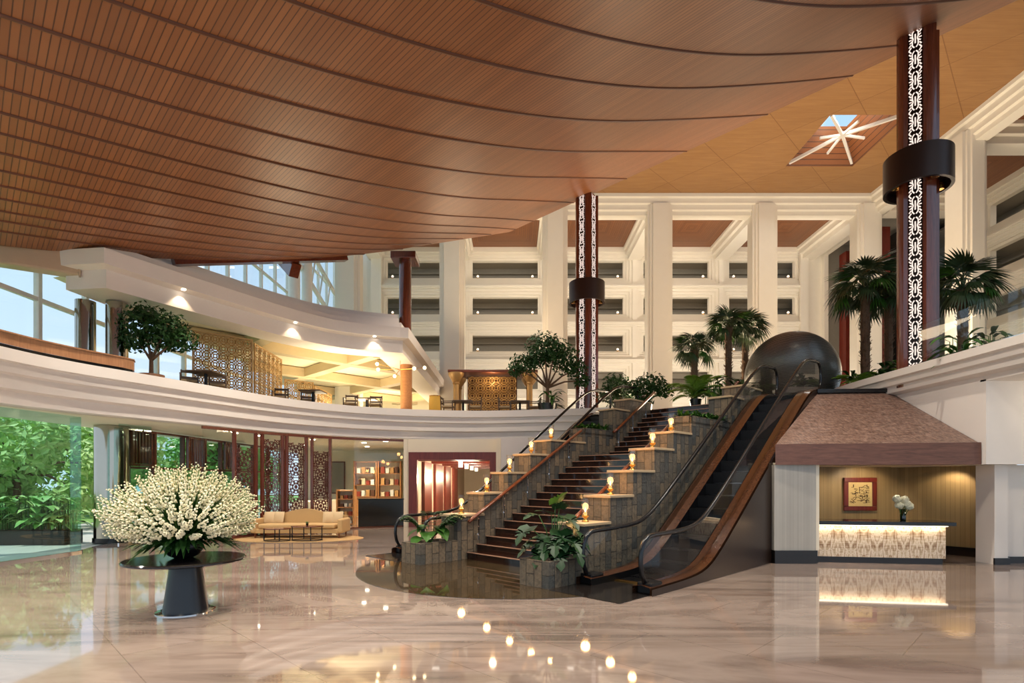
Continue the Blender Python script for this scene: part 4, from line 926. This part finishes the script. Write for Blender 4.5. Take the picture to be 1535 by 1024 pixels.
# corridor pendants and cabinet
for i, (y, nm) in enumerate(((25,'nearest'),(28.3,'second'),(32,'third'),(36,'farthest'))):
    t = thing('pendant_lamp', f'glowing glass cylinder pendant in the corridor, {nm} from the doorway', 'pendant lamp', (-2.35,y,2.95), 0, 'corridor pendants')
    mb = MB(); mb.tube([(0,0,0),(0,0,-.12)], .012, 6); mb.build('stem', M['chrome'], t); mb = MB(); mb.lathe([(.10,-.46),(.10,-.12)], 18); mb.build('glass_shade', M['lamp_soft'], t)
    light('POINT', 'pendant_light', (-2.35,y,2.1), 200, (1,.78,.52), radius=.15)
t = thing('console_cabinet', 'dark cabinet standing in the corridor', 'cabinet', (-1.75,29,0)); mb = MB(); mb.box(-.4,.4,0,.4,.1,1.3); mb.build('body', M['wood_dark'], t); mb = MB(); mb.box(-.36,-.01,-.02,0,.15,1.25); mb.build('door', M['wood_dark'], t); mb = MB(); mb.box(.01,.36,-.02,0,.15,1.25); mb.build('door', M['wood_dark'], t); mb = MB(); mb.box(-.36,.36,.04,.36,0,.1); mb.build('base', M['dark'], t)
# ------------------------------------------------------------------ mezzanine furniture
mb = MB(); CPth = [p_ for p_ in LL if p_.y < 13.9]+[Vector((-10.25,14.45)),Vector((-10.2,14.75)),Vector((-10.35,15.0)),Vector((-10.7,15.1)),Vector((-11.9,15.1))]
t = thing('bar_counter', 'long curved timber counter along the balcony edge above the garden glass', 'counter', (-11,9,4.8))
q = lambda pr: sweep(MB(), CPth, pr)
for nm, pr, mt in (('timber_front', [(0,4.87),(0,5.13)], 'wood_counter'), ('counter_top', [(-.02,5.13),(-.02,5.16),(.5,5.16)], 'wood_counter'), ('dark_plinth', [(.03,4.8),(.03,4.875)], 'dark')):
    m_ = q(pr); m_.v = [(x+11,y-9,z-4.8) for x,y,z in m_.v]; m_.build(nm, M[mt], t)
t0 = None
M['chair_wood'] = wood('chair_wood', srgb(60,44,30), srgb(84,62,42), .4, 'Z'); M['chair_seat'] = plain('chair_cushion', srgb(150,128,96), .8)
def mk_chair(label):
    t = thing('dining_chair', label, 'chair', (0,0,ZR))
    mb = MB(); mb.box(-.25,.25,-.25,.25,.40,.48); mb.build('seat', M['chair_seat'], t, bevel=.02)
    for x in (-.24,.24):
        mb = MB(); mb.bar((x,-.24,0),(x,-.24,.66),.04,.04); mb.build('leg', M['chair_wood'], t); mb = MB(); mb.bar((x,.24,0),(x,.28,.86),.04,.04); mb.build('leg', M['chair_wood'], t)
        mb = MB(); mb.bar((x,-.26,.66),(x,.26,.66),.05,.03); mb.build('armrest', M['chair_wood'], t)
    mb = MB(); mb.box(-.22,.22,.25,.29,.56,.64); mb.box(-.22,.22,.25,.29,.76,.84); mb.build('backrest', M['chair_wood'], t); return t
def mk_table(label):
    t = thing('dining_table', label, 'table', (0,0,ZR)); mb = MB(); mb.box(-.42,.42,-.42,.42,.70,.75); mb.build('tabletop', M['chair_wood'], t, bevel=.01); mb = MB(); mb.lathe([(.05,.03),(.05,.70)], 12); mb.build('column', M['black_metal'], t); mb = MB(); mb.lathe([(.26,0),(.26,.03)], 24); mb.build('base', M['black_metal'], t); return t
ch = tb = None
CH = [(-10.35,17.55,.5,'chair at the balcony edge beside the leafy tree, nearer the tree'),(-9.85,18.3,.5,'chair at the balcony edge beside the leafy tree, nearer the lattice panel'),(-8.9,21.0,.2,'chair before the second lattice panel'),(-8.1,21.7,.4,'chair standing near the third, lower lattice panel'),
      (-6.7,22.7,.1,'chair in the middle group of the restaurant, first along the edge'),(-5.75,23.0,.1,'chair in the middle group of the restaurant, beside the round timber column'),(-2.75,23.6,1.45,'dark chair at the table before the pavilion, nearer the restaurant'),(-1.6,23.7,-1.5,'dark chair at the table before the pavilion lattice'),(-.3,23.8,1.5,'dark chair at the table beside the leafy tree'),(.95,23.75,-1.5,'dark chair right under the leafy tree by the stair head')]
for x, y, rz, lab in CH:
    if ch is None: ch = mk_chair(lab); ch['group'] = 'balcony dining chairs'; ch.location = (x,y,ZR+.002); ch.rotation_euler = (0,0,rz)
    else: dup(ch, (x,y,ZR+.002), rz, lab, 'balcony dining chairs')
for x, y, lab in ((-9.85,17.3,'table at the balcony edge before the first lattice panel'),(-7.75,21.0,'table beside the third, lower lattice panel'),(-6.2,22.5+.55,'table in the middle group of the restaurant'),(-2.15,23.75,'dark table before the pavilion lattice'),(.35,23.85,'dark table beside the leafy tree at the stair head')):
    y += .0
    if tb is None: tb = mk_table(lab); tb['group'] = 'balcony dining tables'; tb.location = (x,y+.3,ZR+.002)
    else: dup(tb, (x,y+.3,ZR+.002), 0, lab, 'balcony dining tables')
M['lattice'] = plain('gilt_lattice', srgb(176,138,84), .4, .3, var=.15)
def lat(label, px0, px1, y0, y1, h, nx, nz):
    A = Vector(at(px0, 600, y0)[:2]); C = Vector(at(px1, 600, y1)[:2]); m = (A+C)/2; d = C-A
    framed('lattice_panel', label, 'screen', (m.x,m.y,ZR+.002), math.atan2(d.y,d.x), d.length, h, nx, nz, .02, M['lattice'], .05, 'restaurant lattice panels')
lat('gilt lattice panel nearest the leafy tree in the restaurant', 288, 379, 19.0, 20.3, 2.5, 7, 8)
lat('narrow gilt lattice panel turned back from the first panel', 381, 422, 20.4, 23.2, 2.4, 6, 7)
lat('lower gilt lattice panel before the lit restaurant beams', 426, 470, 25.5, 26.4, 2.0, 4, 5)
lat('farthest gilt lattice panel before the lit restaurant beams', 471, 497, 26.6, 29.5, 1.9, 5, 5)
t = thing('round_column', 'round timber clad column inside the lit restaurant', 'column', at(609,600,25.6)[:2]+(ZR,)); mb = MB(); mb.lathe([(.27,0),(.27,3.1)], 28); mb.build('shaft', M['shelf'], t, smooth='auto'); mb = MB(); mb.lathe([(.30,0),(.30,.2)], 28); mb.build('base_ring', M['dark'], t, smooth='auto')
ctr = Vector(at(600,550,24.6))
t = thing('chandelier', 'spiky brass chandelier with small globes before the timber column', 'chandelier', (ctr.x,ctr.y,7.6)); mb = MB(); mb.tube([(0,0,0),(0,0,-.75)], .012, 6); mb.build('stem', M['brass'], t)
for k, a in enumerate((0.2,1.9,2.8,3.6,5.4)):
    e_ = (1.1*math.cos(a), .5*math.sin(a), -.72+.22*math.sin(a*2.3)); mb = MB(); mb.tube([(0,0,-.72), e_], .012, 6); o = mb.build('arm', M['brass'], t); mb = MB(); mb.ball(e_, .075, 12, 8); mb.build('globe', M['lamp_warm'], o, smooth=True)
t = thing('drum_lamp', 'round yellow drum stool glowing at the restaurant corner', 'stool', at(652,610,25.0)[:2]+(ZR,)); mb = MB(); mb.lathe([(.24,.0),(.27,.3),(.27,.9),(.25,1.1)], 24); mb.build('drum', plain('yellow_drum', srgb(206,160,60), .5), t, smooth='auto'); mb = MB(); mb.lathe([(.26,1.1),(.26,1.14)], 24); mb.build('rim', M['brass'], t)
# pavilion bar with lattice back
px0, px1 = at(676,600,26)[0], at(802,600,26)[0]
t = thing('pavilion', 'gilt lattice bar pavilion with a thin red brown roof', 'pavilion', ((px0+px1)/2,26.6,ZR)); hw = (px1-px0)/2; Hh = 2.35
mb = MB(); mb.box(-hw-.12,hw+.12,-.9,.9,Hh,Hh+.14); mb.build('roof_slab', M['wood_frame'], t, bevel=.02)
for x in (-hw+.25, hw-.25):
    for y in (-.7,.7):
        mb = MB(); mb.lathe([(.13,0),(.13,Hh-.55),(.17,Hh-.5),(.15,Hh-.42),(.36,Hh-.12),(.38,Hh)], 16, (x,y,0)); mb.build('post', M['lattice'], t, smooth='auto')
mb = MB(); W_ = 2.3; lattice(mb, W_, 2.2, 6, 6, .03, .04); o = mb.build('lattice_back', M['lattice'], t); o.location = (-.05,-.3,.05)
mb = MB(); mb.box(-1.25,1.15,-.12,-.1,0,2.3); mb.build('backing_board', plain('pavilion_board', srgb(96,58,34), .6), t)
light('POINT', 'pavilion_light', ((px0+px1)/2,25.75,6.7), 26, (1,.74,.42), radius=.15)
# hallway lamps in the facade openings
rowname = ['top','second','third']; bayname = ['the bay beside the left glass wall','the bay above the pavilion','the bay behind the lit column','the bay behind the twin palms','the bay beside the red corner panels']
for r_ in range(3):
    for i, c in enumerate(BAY):
        for s in (-1,1):
            x = c+s*2.15; px = CX+x*F/43.9
            if px < 560 or px > 1190 or (r_ == 2 and c < -3) : continue
            t = thing('hallway_lamp', f'small warm hallway lamp, {"first" if s < 0 else "second"} of two, {rowname[r_]} row, {bayname[i]}', 'lamp', (x,43.06,ROWS[r_][0]+.005), 0, 'hallway lamps behind the facade openings')
            mb = MB(); mb.lathe([(.16,.0),(.16,.05),(.05,.06),(.05,.12)], 10); mb.build('base', M['brass'], t); mb = MB(); mb.ball((0,0,.2), .09, 10, 6); mb.build('shade', M['lamp_soft'], t, smooth=True)
# roof fascia downlights of the restaurant sweep
for i, px in enumerate((268,434,563)):
    tt = (px-CX)/F; best = min(RP, key=lambda p_: abs(p_.x/p_.y-tt)); k = RP.index(best); nrm = normals(RP)[k]; q = best-nrm*.18
    mb = MB(); mb.lathe([(.06,0),(.06,.03)], 12); o = mb.build('downlight', M['lamp_white'], None); o.location = (q.x,q.y,7.825)
    tag(o, f'small downlight under the curved restaurant roof band, {["above the leafy tree","above the third lattice panel","near the roof corner"][i]}', 'downlight', 'roof band downlights')
    light('SPOT', 'band_beam', (q.x,q.y,7.81), 45, WARM, target=(q.x+nrm.x*.1,q.y+nrm.y*.1,6), spot=95, blend=.5, radius=.03)
# steel box beam and roof trusses by the glass
A_, C_ = Vector((-12.0,15.75,8.0)), Vector((-16.2,13.2,8.0))
t = thing('steel_beam', 'tan steel box beam bolted to the curved roof corner', 'beam', A_); mb = MB(); mb.bar((0,0,0), C_-A_, .5, .66); mb.build('beam_body', M['steel_tan'], t, bevel=.06)
mb = MB(); d = (C_-A_).normalized(); mb.bar(d*.3, d*.34, .6, .78); mb.build('flange', M['steel_tan'], t)
for k in range(6): mb = MB(); a = d*.34+Vector((d.y,-d.x,0))*.0+Vector((0,0,-.28+.112*k)); q = Vector((-d.y,d.x,0))*.0+Vector((d.y,-d.x,0)); q = q if q.y < 0 else -q; mb.ball(a+q*.27, .03, 8, 6); mb.build('bolt', M['steel_tan'], t)
t = thing('roof_truss', 'white tubular truss beside the upper glass wall', 'truss', (-12.4,30,9.2))
for z in (4.2,6.2): mb = MB(); mb.tube([(0,0,z+1.5),(0,11.5,z-1.2)], .14, 10); mb.build('chord', M['steel_white'], t, smooth=True)
for k in range(8): y = 1+1.4*k; mb = MB(); z = 5.7-2.7*y/11.5; mb.tube([(0,y,z),(0,y+.7,z+1.85)], .06, 8); mb.build('brace', M['steel_white'], t, smooth=True)
for y in (.5,2.4,10.8,12.0): mb = MB(); mb.lathe([(.3,0),(.3,10)], 18, (.25,y,0)); mb.build('post', M['steel_white'], t, smooth='auto')
# ------------------------------------------------------------------ glass balustrade on the right balcony
RPth = offs(LR, .14)
pts = [p_ for p_ in RPth if p_.y < 14.2]; bk = [pts[0]]
for p_ in pts[1:]:
    if (p_-bk[-1]).length > 1.55: bk.append(p_)
for i in range(min(6, len(bk)-1)):
    a, c = bk[i], bk[i+1]; d = (c-a).normalized()*.03
    t = thing('glass_railing_panel', f'clear glass railing panel on the right balcony, {["nearest the fretwork column","second from the fretwork column","third from the fretwork column","fourth from the fretwork column","fifth from the fretwork column","sixth from the fretwork column"][i]}', 'glass panel', (a.x,a.y,4.8), 0, 'right balcony glass railing')
    A, C = d, (c-a)-d; mb = MB(); mb.bar((A.x,A.y,.5),(C.x,C.y,.5),.02,.95); mb.build('pane', M['glass'], t); mb = MB(); mb.bar((A.x,A.y,.02),(C.x,C.y,.02),.05,.05); mb.build('shoe', M['chrome'], t)
t = thing('metal_dome', 'dark ribbed metal dome at the head of the near escalator', 'sculpture', (9.78,19.15,4.352))
mb = MB(); mb.lathe([(max(1e-4,1.52*math.sin(a)), 1.2-1.52*math.cos(a)) for a in [math.acos(1.2/1.52)+(PI-math.acos(1.2/1.52))*k/36 for k in range(37)]], 64); mb.build('shell', M['dome'], t, smooth=True)
mb = MB(); mb.lathe([(1.0,-.0),(1.0,.08)], 40); mb.build('base_ring', M['black_metal'], t)
# ------------------------------------------------------------------ planting
def leafcloud(mb, blobs, n, size, rnd, flat=.35):
    tot = sum(r**2 for _, r in blobs)
    for c, r in blobs:
        for k in range(int(n*r*r/tot)):
            d = Vector((rnd.gauss(0,1),rnd.gauss(0,1),rnd.gauss(0,1))).normalized(); p = Vector(c)+Vector((d.x,d.y,d.z*.8))*r*rnd.uniform(.45,1.05)
            nrm = (d+Vector((rnd.gauss(0,.6),rnd.gauss(0,.6),rnd.gauss(.5,.6)))).normalized(); x = nrm.orthogonal().normalized(); th = rnd.uniform(0,2*PI); y = nrm.cross(x)
            a = x*math.cos(th)+y*math.sin(th); b_ = nrm.cross(a); s = size*rnd.uniform(.7,1.3)
            mb.add([p-a*s, p+b_*s*.45+nrm*s*.12, p+a*s, p-b_*s*.45+nrm*s*.12, p], [(0,1,4),(1,2,4),(2,3,4),(3,0,4)])
def tree(name, label, cat, loc, h, blobs, n, size, mat, seed, pot=None, trunk=.05, group=None, lean=0.0):
    rnd = random.Random(seed); t = thing(name, label, cat, loc, 0, group)
    mb = MB(); leafcloud(mb, blobs, n, size, rnd); mb.build('foliage', mat, t)
    mb = MB(); top = Vector((lean,0,h*.62)); mb.tube([(0,0,.0),(lean*.3,.0,h*.3),top], [trunk*1.3,trunk,trunk*.8], 8)
    for c, r in blobs: mb.tube([top-Vector((0,0,h*.15)), (Vector(c)+top)*.5+Vector((0,0,-.08)), c], [trunk*.7,trunk*.45,trunk*.2], 6)
    mb.build('trunk', M['bark'], t, smooth=True)
    if pot:
        r_, hh, pm = pot; mb = MB(); mb.lathe([(r_*.8,0),(r_,hh),(r_*.9,hh),(r_*.9,hh-.05)], 24); mb.build('pot', pm, t, smooth='auto')
    return t
tree('leafy_tree', 'spreading leafy tree in a pot beside the lit column at the stair head', 'tree', (1.5,23.05,ZR), 2.5,
     [((-.15,0,2.9),.8),((-1.0,.1,2.2),.62),((-1.35,-.1,1.95),.4),((.7,0,2.35),.75),((1.2,-.25,1.9),.5),((.3,-.2,2.7),.7),((-.4,.2,2.45),.6),((1.4,-.35,1.4),.38)], 3200, .085, M['leaf'], 1, (.42,.5,M['dark']), .075)
tree('leafy_tree', 'dark leafy tree on the balcony beside the polished steel columns', 'tree', (-10.75,16.3,ZR), 1.8,
     [((-.2,0,2.0),.7),((.5,0,1.85),.58),((-.5,0,1.5),.5),((.9,0,1.5),.48),((.3,.1,1.5),.5),((-.25,0,2.2),.36)], 2600, .075, M['leaf'], 2, (.35,.42,M['wood_counter']), .06)
tree('bushy_shrub', 'dark bushy shrub behind the stair head, beside the lit column', 'shrub', (4.3,22.7,4.352), 1.4, [((0,0,1.5),.6),((.4,0,1.2),.5),((-.35,.1,1.15),.45),((.1,0,.8),.5)], 1500, .08, M['leaf'], 3, (.3,.35,M['dark']), .04)
tree('bushy_shrub', 'loose dark shrub at the top of the stairs, nearest the stair rail', 'shrub', (4.9,20.3,4.352), 1.2, [((-.3,0,1.0),.45),((.3,0,1.15),.5),((.75,0,.9),.4),((0,0,.6),.45)], 1100, .085, M['leaf'], 4, (.3,.35,M['dark']), .035)
def lowplants(label, u0, u1, w0, w1, z, n, mat, seed, hh=.3, name='trailing_plant', group=None, wd=.035):
    rnd = random.Random(seed); c = P((u0+u1)/2,(w0+w1)/2,z); t = thing(name, label, 'plant', c, PI/4, group); mb, ms = MB(), MB()
    for k in range(n):
        p = (rnd.uniform(-.5,.5)*(u1-u0), rnd.uniform(-.5,.5)*(w1-w0), -.03); ms.tube([p,(p[0],p[1],hh*.35)], .008, 5, caps=False)
        for j in range(7): a = rnd.uniform(0,2*PI); blade(mb, (p[0],p[1],hh*.2), (math.cos(a),math.sin(a),rnd.uniform(.3,1.6)), hh*rnd.uniform(.6,1.2), wd, rnd.uniform(.2,.7), 3)
    mb.build('leaves', mat, t); ms.build('stems', M['stem'], t); return t
lowplants('leafy ground cover in the landing planter on the far side of the stairs', 13.3, 14.6, 10.2, 10.62, 3.45, 40, M['leaf_mid'], 5)
lowplants('leafy ground cover in the landing planter beside the near escalator', 12.6, 14.6, 6.42, 6.8, 3.45, 46, M['leaf_mid'], 6)
def heart(mb, p, d, s, nt=True):
    d = Vector(d).normalized(); up = Vector((0,0,1)); sd = d.cross(up).normalized(); nn = sd.cross(d)
    ol = [(0,0),(-.16,.34),(.1,.50),(.34,.50),(.26,.26) if nt else (.4,.5),(.50,.44),(.42,.22) if nt else (.55,.42),(.68,.34),(.62,.15) if nt else (.7,.3),(.84,.2),(1.05,0)]
    for sg in (1,-1):
        v = [Vector(p)+d*x*s+sd*y*s*sg*1.05+nn*(-.35*x*x*s+.12*abs(y)*s) for x, y in ol]; c = Vector(p)+d*.45*s+nn*(-.07*s); k = [c]+v
        mb.add(k, [(0,i,i+1) if sg > 0 else (0,i+1,i) for i in range(1,len(v))])
def monstera(label, loc, leaves, seed):
    rnd = random.Random(seed); t = thing('split_leaf_plant', label, 'plant', loc, 0); ms = MB()
    for x, y, z, s, dx, dy, dz, lt in leaves:
        mb = MB(); heart(mb, (x,y,z), (dx,dy,dz), s); mb.build('leaf', M['leaf_light'] if lt else M['monstera'], t, smooth=True)
        ms.tube([(x*.12,y*.12,0),(x*.5,y*.5,z*.65),(x,y,z)], [.014,.011,.007], 6)
    ms.build('stems', M['stem'], t, smooth=True)
lv = [(-.3,-.2,.85,.34,-.6,-.5,.1,0),(.0,-.25,.4,.38,-.1,-.9,-.4,0),(.25,-.22,.42,.38,.5,-.7,-.3,0),(-.4,-.1,.3,.36,-.8,-.3,-.3,0),(.1,.0,.95,.3,.1,-.5,.5,0),(-.15,-.2,.3,.38,-.2,-.9,-.3,0),(.02,-.05,1.05,.34,.35,-.4,.75,1),(.18,-.1,.82,.40,.5,-.6,-.2,0),(-.45,-.15,.62,.42,-.6,-.5,-.35,0),(.1,-.15,.55,.42,.2,-.8,-.5,0),(-.12,-.12,.45,.4,-.4,-.8,-.4,0),(.35,-.05,.5,.4,.8,-.4,-.4,0),(.3,-.2,.28,.42,.5,-.7,-.5,0),(-.2,-.2,.22,.4,-.5,-.7,-.4,0),(.05,-.25,.2,.4,.1,-.9,-.5,0),(.42,.1,.32,.36,.9,.1,-.4,0),(-.3,.1,.4,.36,-.9,.1,-.2,0),(.12,.15,.7,.36,.3,.4,.2,0),(-.05,.0,.85,.32,-.5,-.2,.3,0),(.22,.0,.66,.36,.7,-.3,-.3,0)]
monstera('tall split-leaf plant with one pale new leaf in the planter by the near escalator', P(7.7,6.6,.43), lv, 1)
lv2 = [(-.1,-.1,.42,.26,-.5,-.6,-.2,0),(.2,-.1,.4,.26,.5,-.6,-.1,0),(-.3,0,.3,.26,-.8,-.4,-.2,0),(.0,-.2,.28,.34,0,-.9,-.2,0),(.25,-.1,.34,.34,.6,-.6,-.4,0),(-.2,-.2,.16,.32,-.4,-.8,-.2,0)]
t = thing('arching_plant', 'arching dark green plant in the low planter at the far foot of the stairs', 'plant', P(7.7,10.42,.43))
mb, ms = MB(), MB()
for x, y, z, s, dx, dy, dz, lt in lv2: heart(mb, (x,y,z), (dx,dy,dz), s, False); ms.tube([(x*.12,y*.12,0),(x*.5,y*.5,z*.65),(x,y,z)], [.013,.01,.006], 6)
mb.build('broad_leaves', M['leaf_mid'], t, smooth=True); ms.build('stems', M['stem'], t)
for k in range(15):
    a = rr.uniform(-2.7,.6); L_ = rr.uniform(1.0,1.45); mb = MB(); d = Vector((math.cos(a),math.sin(a)*.5,1.5)).normalized()
    for j in range(12):
        f = .25+.75*j/11; q = d*L_*f-Vector((0,0,.42*L_*f*f*f))
        for s in (1,-1): blade(mb, q, d*.6+Vector((-d.y,d.x,0)).normalized()*s+Vector((0,0,-.2)), .27*(1.15-.6*f), .03, .3, 3)
    mb.tube([(0,0,0)]+[d*L_*f-Vector((0,0,.42*L_*f**3)) for f in (.3,.6,1)], .007, 5); mb.build('frond', M['leaf'], t)
# palms on the right balcony
def frond_mesh(seed, L_, fan, mat):
    rnd = random.Random(seed); mb = MB()
    if fan:
        mb.tube([(0,0,0),(L_*.32,0,.10*L_),(L_*.5,0,.06*L_)], [.02,.014,.01], 5)
        for j in range(17):
            a = (j-8)/8*1.25; blade(mb, (L_*.46,0,.07*L_), (math.cos(a),math.sin(a),.12), L_*.55*(1-.22*abs(a)/1.25), .03*L_, .8+.35*rnd.random(), 4)
    else:
        pts = [Vector((L_*f*(1-.15*f),0,L_*(.55*f-.62*f*f))) for f in [k/10 for k in range(11)]]; mb.tube(pts, [.014-.001*k for k in range(11)], 5)
        for k in range(1,11):
            for g_ in (0,.5):
                f = (k-g_)/10; q = Vector((L_*f*(1-.15*f),0,L_*(.55*f-.62*f*f))); d = (pts[min(10,k)]-pts[k-1]).normalized()
                for s in (1,-1): blade(mb, q, d*.7+Vector((0,s,.15)), L_*.34*(1.1-.55*f), .014*L_+.006, .45, 3)
    o = mb.build('frond', mat, None); return o
FR = [frond_mesh(s, 1.0, True, M['palm']) for s in (1,2,3)]; FD = [frond_mesh(s, 1.0, True, M['leaf_mid']) for s in (4,)]; FA = [frond_mesh(s, 1.0, False, M['leaf_light']) for s in (5,6)]; FB = [frond_mesh(s, 1.0, False, M['leaf_mid']) for s in (7,)]
def palm(name, label, loc, h, L_, n, src, seed, tr=.1, group=None, lean=(0,0), low=-.55, first=[True]):
    rnd = random.Random(seed); t = thing(name, label, 'palm', loc, rnd.uniform(0,6), group); top = Vector((lean[0],lean[1],h))
    mb = MB(); K = 14; mb.tube([top*(k/K)+Vector((0,0,0)) for k in range(K+1)], [tr*(1.25 if k == 0 else 1+.12*(k%2)) for k in range(K)]+[tr*1.5], 10)
    for k in range(int(34*h)):
        a = rnd.uniform(0,2*PI); z = rnd.uniform(.3,1)*h; mb.bar((tr*math.cos(a)+lean[0]*z/h,tr*math.sin(a)+lean[1]*z/h,z),(tr*1.5*math.cos(a)+lean[0]*z/h,tr*1.5*math.sin(a)+lean[1]*z/h,z+.07),.03,.012)
    mb.build('trunk', M['bark'], t)
    for k in range(n):
        f = (k+.5)/n; el = 1.25-1.75*f+rnd.gauss(0,.08); el = max(low, el); a = k*2.399963
        s = src[k % len(src)]; o = bpy.data.objects.new('frond', s.data); COL.objects.link(o); o.parent = t; o.location = top; sc = L_*rnd.uniform(.85,1.1)
        o.rotation_euler = (rnd.gauss(0,.15), -el, a); o.scale = (sc,)*3
    return t
FN = FR+FR+FD
palm('fan_palm', 'tall fan palm at the corner beside the red panels, taller of the pair', at(1297,600,18.1)[:2]+(4.352,), 3.9, 1.25, 28, FN, 1, .13)
palm('fan_palm', 'tall fan palm half hidden behind the big fretwork column', at(1332,600,18.4)[:2]+(4.352,), 3.7, 1.2, 26, FN, 2, .12)
palm('fan_palm', 'fan palm standing behind the glass railing beyond the big fretwork column', at(1443,600,15.6)[:2]+(4.352,), 2.95, 1.15, 26, FN, 3, .12)
palm('fan_palm', 'shortest fan palm, beside the white facade pillar near the stair head', at(1041,600,19.8)[:2]+(4.352,), 2.25, .9, 24, FN, 4, .11)
palm('fan_palm', 'fan palm of the close pair beside the metal dome, further from the dome', at(1092,600,20.0)[:2]+(4.352,), 3.1, .98, 24, FN, 5, .11)
palm('fan_palm', 'fan palm of the close pair beside the metal dome, nearer the dome', at(1117,600,20.8)[:2]+(4.352,), 3.25, .98, 24, FN, 6, .11)
def areca(label, loc, L_, n, src, seed):
    rnd = random.Random(seed); t = thing('feather_palm', label, 'palm', loc, 0); mb = MB(); mb.lathe([(.16,0),(.2,.3)], 16); mb.build('pot', M['dark'], t)
    for k in range(n):
        s = src[k % len(src)]; o = bpy.data.objects.new('frond', s.data); COL.objects.link(o); o.parent = t; o.location = (0,0,.3); o.rotation_euler = (0, -rnd.uniform(.15,.9), k*2.4); o.scale = (L_*rnd.uniform(.8,1.15),)*3
areca('light green feather palm under the tall corner palm', at(1297,600,17.3)[:2]+(4.352,), 1.3, 13, FA, 1)
areca('light green feather palm at the foot of the shortest fan palm', at(1043,600,18.6)[:2]+(4.352,), 1.15, 13, FA, 2)
areca('small feather palm between the shortest fan palm and the close pair', at(1085,600,19.0)[:2]+(4.352,), .95, 10, FB, 3)
for o in FR+FD+FA+FB: bpy.data.objects.remove(o)
def shrub(label, loc, r_, mat, seed, n=26, L_=.5, wd=.07):
    rnd = random.Random(seed); t = thing('broadleaf_plant', label, 'plant', loc, 0); mb, ms = MB(), MB()
    for k in range(n):
        a = rnd.uniform(0,2*PI); q = Vector((math.cos(a)*r_*rnd.random(), math.sin(a)*r_*rnd.random(), 0)); z = rnd.uniform(.15,.75)*L_*1.6
        ms.tube([q, q+Vector((0,0,z))], .009, 5, caps=False); blade(mb, q+Vector((0,0,z)), (math.cos(a),math.sin(a),rnd.uniform(.1,1.2)), L_*rnd.uniform(.6,1), wd, .6, 4)
    mb.build('leaves', mat, t, smooth=True); ms.build('stems', M['stem'], t)
for i, (px, Y, lab, mt) in enumerate(((1277,17.7,'dark broadleaf plant behind the dome','leaf'),(1325,16.5,'dark broadleaf plant at the balcony edge left of the big column','leaf'),(1352,15.9,'green broadleaf plant at the foot of the big fretwork column','leaf_mid'),(1440,13.0,'broadleaf plant behind the railing right of the big column','leaf_mid'),(1485,12.9,'dark broadleaf plant behind the farther railing panels','leaf'),(1068,18.2,'green broadleaf plant near the shortest palm','leaf_mid'),(826,23.1,'low plant at the foot of the leafy tree','leaf_mid'),(1108,18.6,'dark broadleaf plant below the close pair of palms','leaf'))):
    shrub(lab, at(px,600,Y)[:2]+((ZR if px < 900 else 4.352),), .25, M[mt], 20+i, 34, .8)
# ------------------------------------------------------------------ garden outside the left glass
t = thing('planter_trough', 'long dark stone trough of broad leaves outside the glass', 'planter', (-14.2,16.6,-.03)); mb = MB(); mb.box(-6,.9,-.35,.35,0,.42); mb.build('trough', M['dark_stone'], t); mb = MB(); mb.box(-5.9,.8,-.28,.28,.42,.44); mb.build('soil', M['soil'], t)
for k in range(9):
    rnd = random.Random(40+k); x = -13.6-.62*k
    t = thing('canna_plant', f'broad-leaved plant in the outdoor trough, {["nearest","second nearest","third nearest","fourth","fifth","sixth","seventh","second farthest","farthest"][k]} from the steel column', 'plant', (x,16.6+rnd.uniform(-.1,.1),.41), 0, 'broad-leaved plants in the trough')
    mb, ms = MB(), MB()
    for j in range(44):
        a = rnd.uniform(0,2*PI); z = rnd.uniform(.08,.95); q = Vector((rnd.uniform(-.3,.3),rnd.uniform(-.2,.2),0)); ms.tube([q,q+Vector((0,0,z))], .012, 5, caps=False)
        blade(mb, q+Vector((0,0,z)), (math.cos(a),math.sin(a),rnd.uniform(.2,1.3)), rnd.uniform(.36,.6), .13, .7, 4)
    mb.build('leaves', M['outdoor_dark'] if k % 2 else M['outdoor'], t, smooth=True); ms.build('stems', M['stem'], t)
TREES = [(-19,21,4.6,'nearest garden tree with pale feathery leaves, outside the glass'),(-25,24,5,'garden tree behind the trough, next to the nearest tree'),(-22.5,30,6.0,'tall pale garden tree seen beside the steel column'),(-30,28,5.6,'broad garden tree further along the garden'),(-35,38,7,'far garden tree behind the others'),(-20,38,6.5,'garden tree seen through the lounge windows'),(-26,46,7.5,'far garden tree seen through the lounge windows'),(-42,34,6.5,'farthest garden tree at the edge of the view')]
for i, (x, y, h, lab) in enumerate(TREES):
    rnd = random.Random(60+i); bl = [((rnd.uniform(-.55,.55)*h, rnd.uniform(-.4,.4)*h, h*rnd.uniform(.22,.85)), h*rnd.uniform(.16,.26)) for k in range(17)]
    tree('garden_tree', lab, 'tree', (x,y,-.03), h, bl, 5200, .12+.012*h, M['outdoor'] if i % 2 == 0 else M['outdoor_dark'], 70+i, None, .12, 'trees in the garden')
for i, (x, y) in enumerate(((-17.5,23.5),(-20.5,22.5),(-23.5,27),(-27.5,31),(-19.5,28),(-16.5,31))):
    rnd = random.Random(90+i); bl = [((rnd.uniform(-1,1), rnd.uniform(-.6,.6), rnd.uniform(.4,1.2)), rnd.uniform(.5,.8)) for k in range(7)]
    tree('garden_shrub', f'rounded garden shrub under the trees, {["nearest the trough","behind the trough middle","further back on the lawn","deep under the broad tree","beside the lounge window","farthest along the lounge window"][i]}', 'shrub', (x,y,-.03), 1.4, bl, 1400, .12, M['outdoor_dark'] if i % 2 else M['outdoor'], 95+i, None, .05, 'garden shrubs')
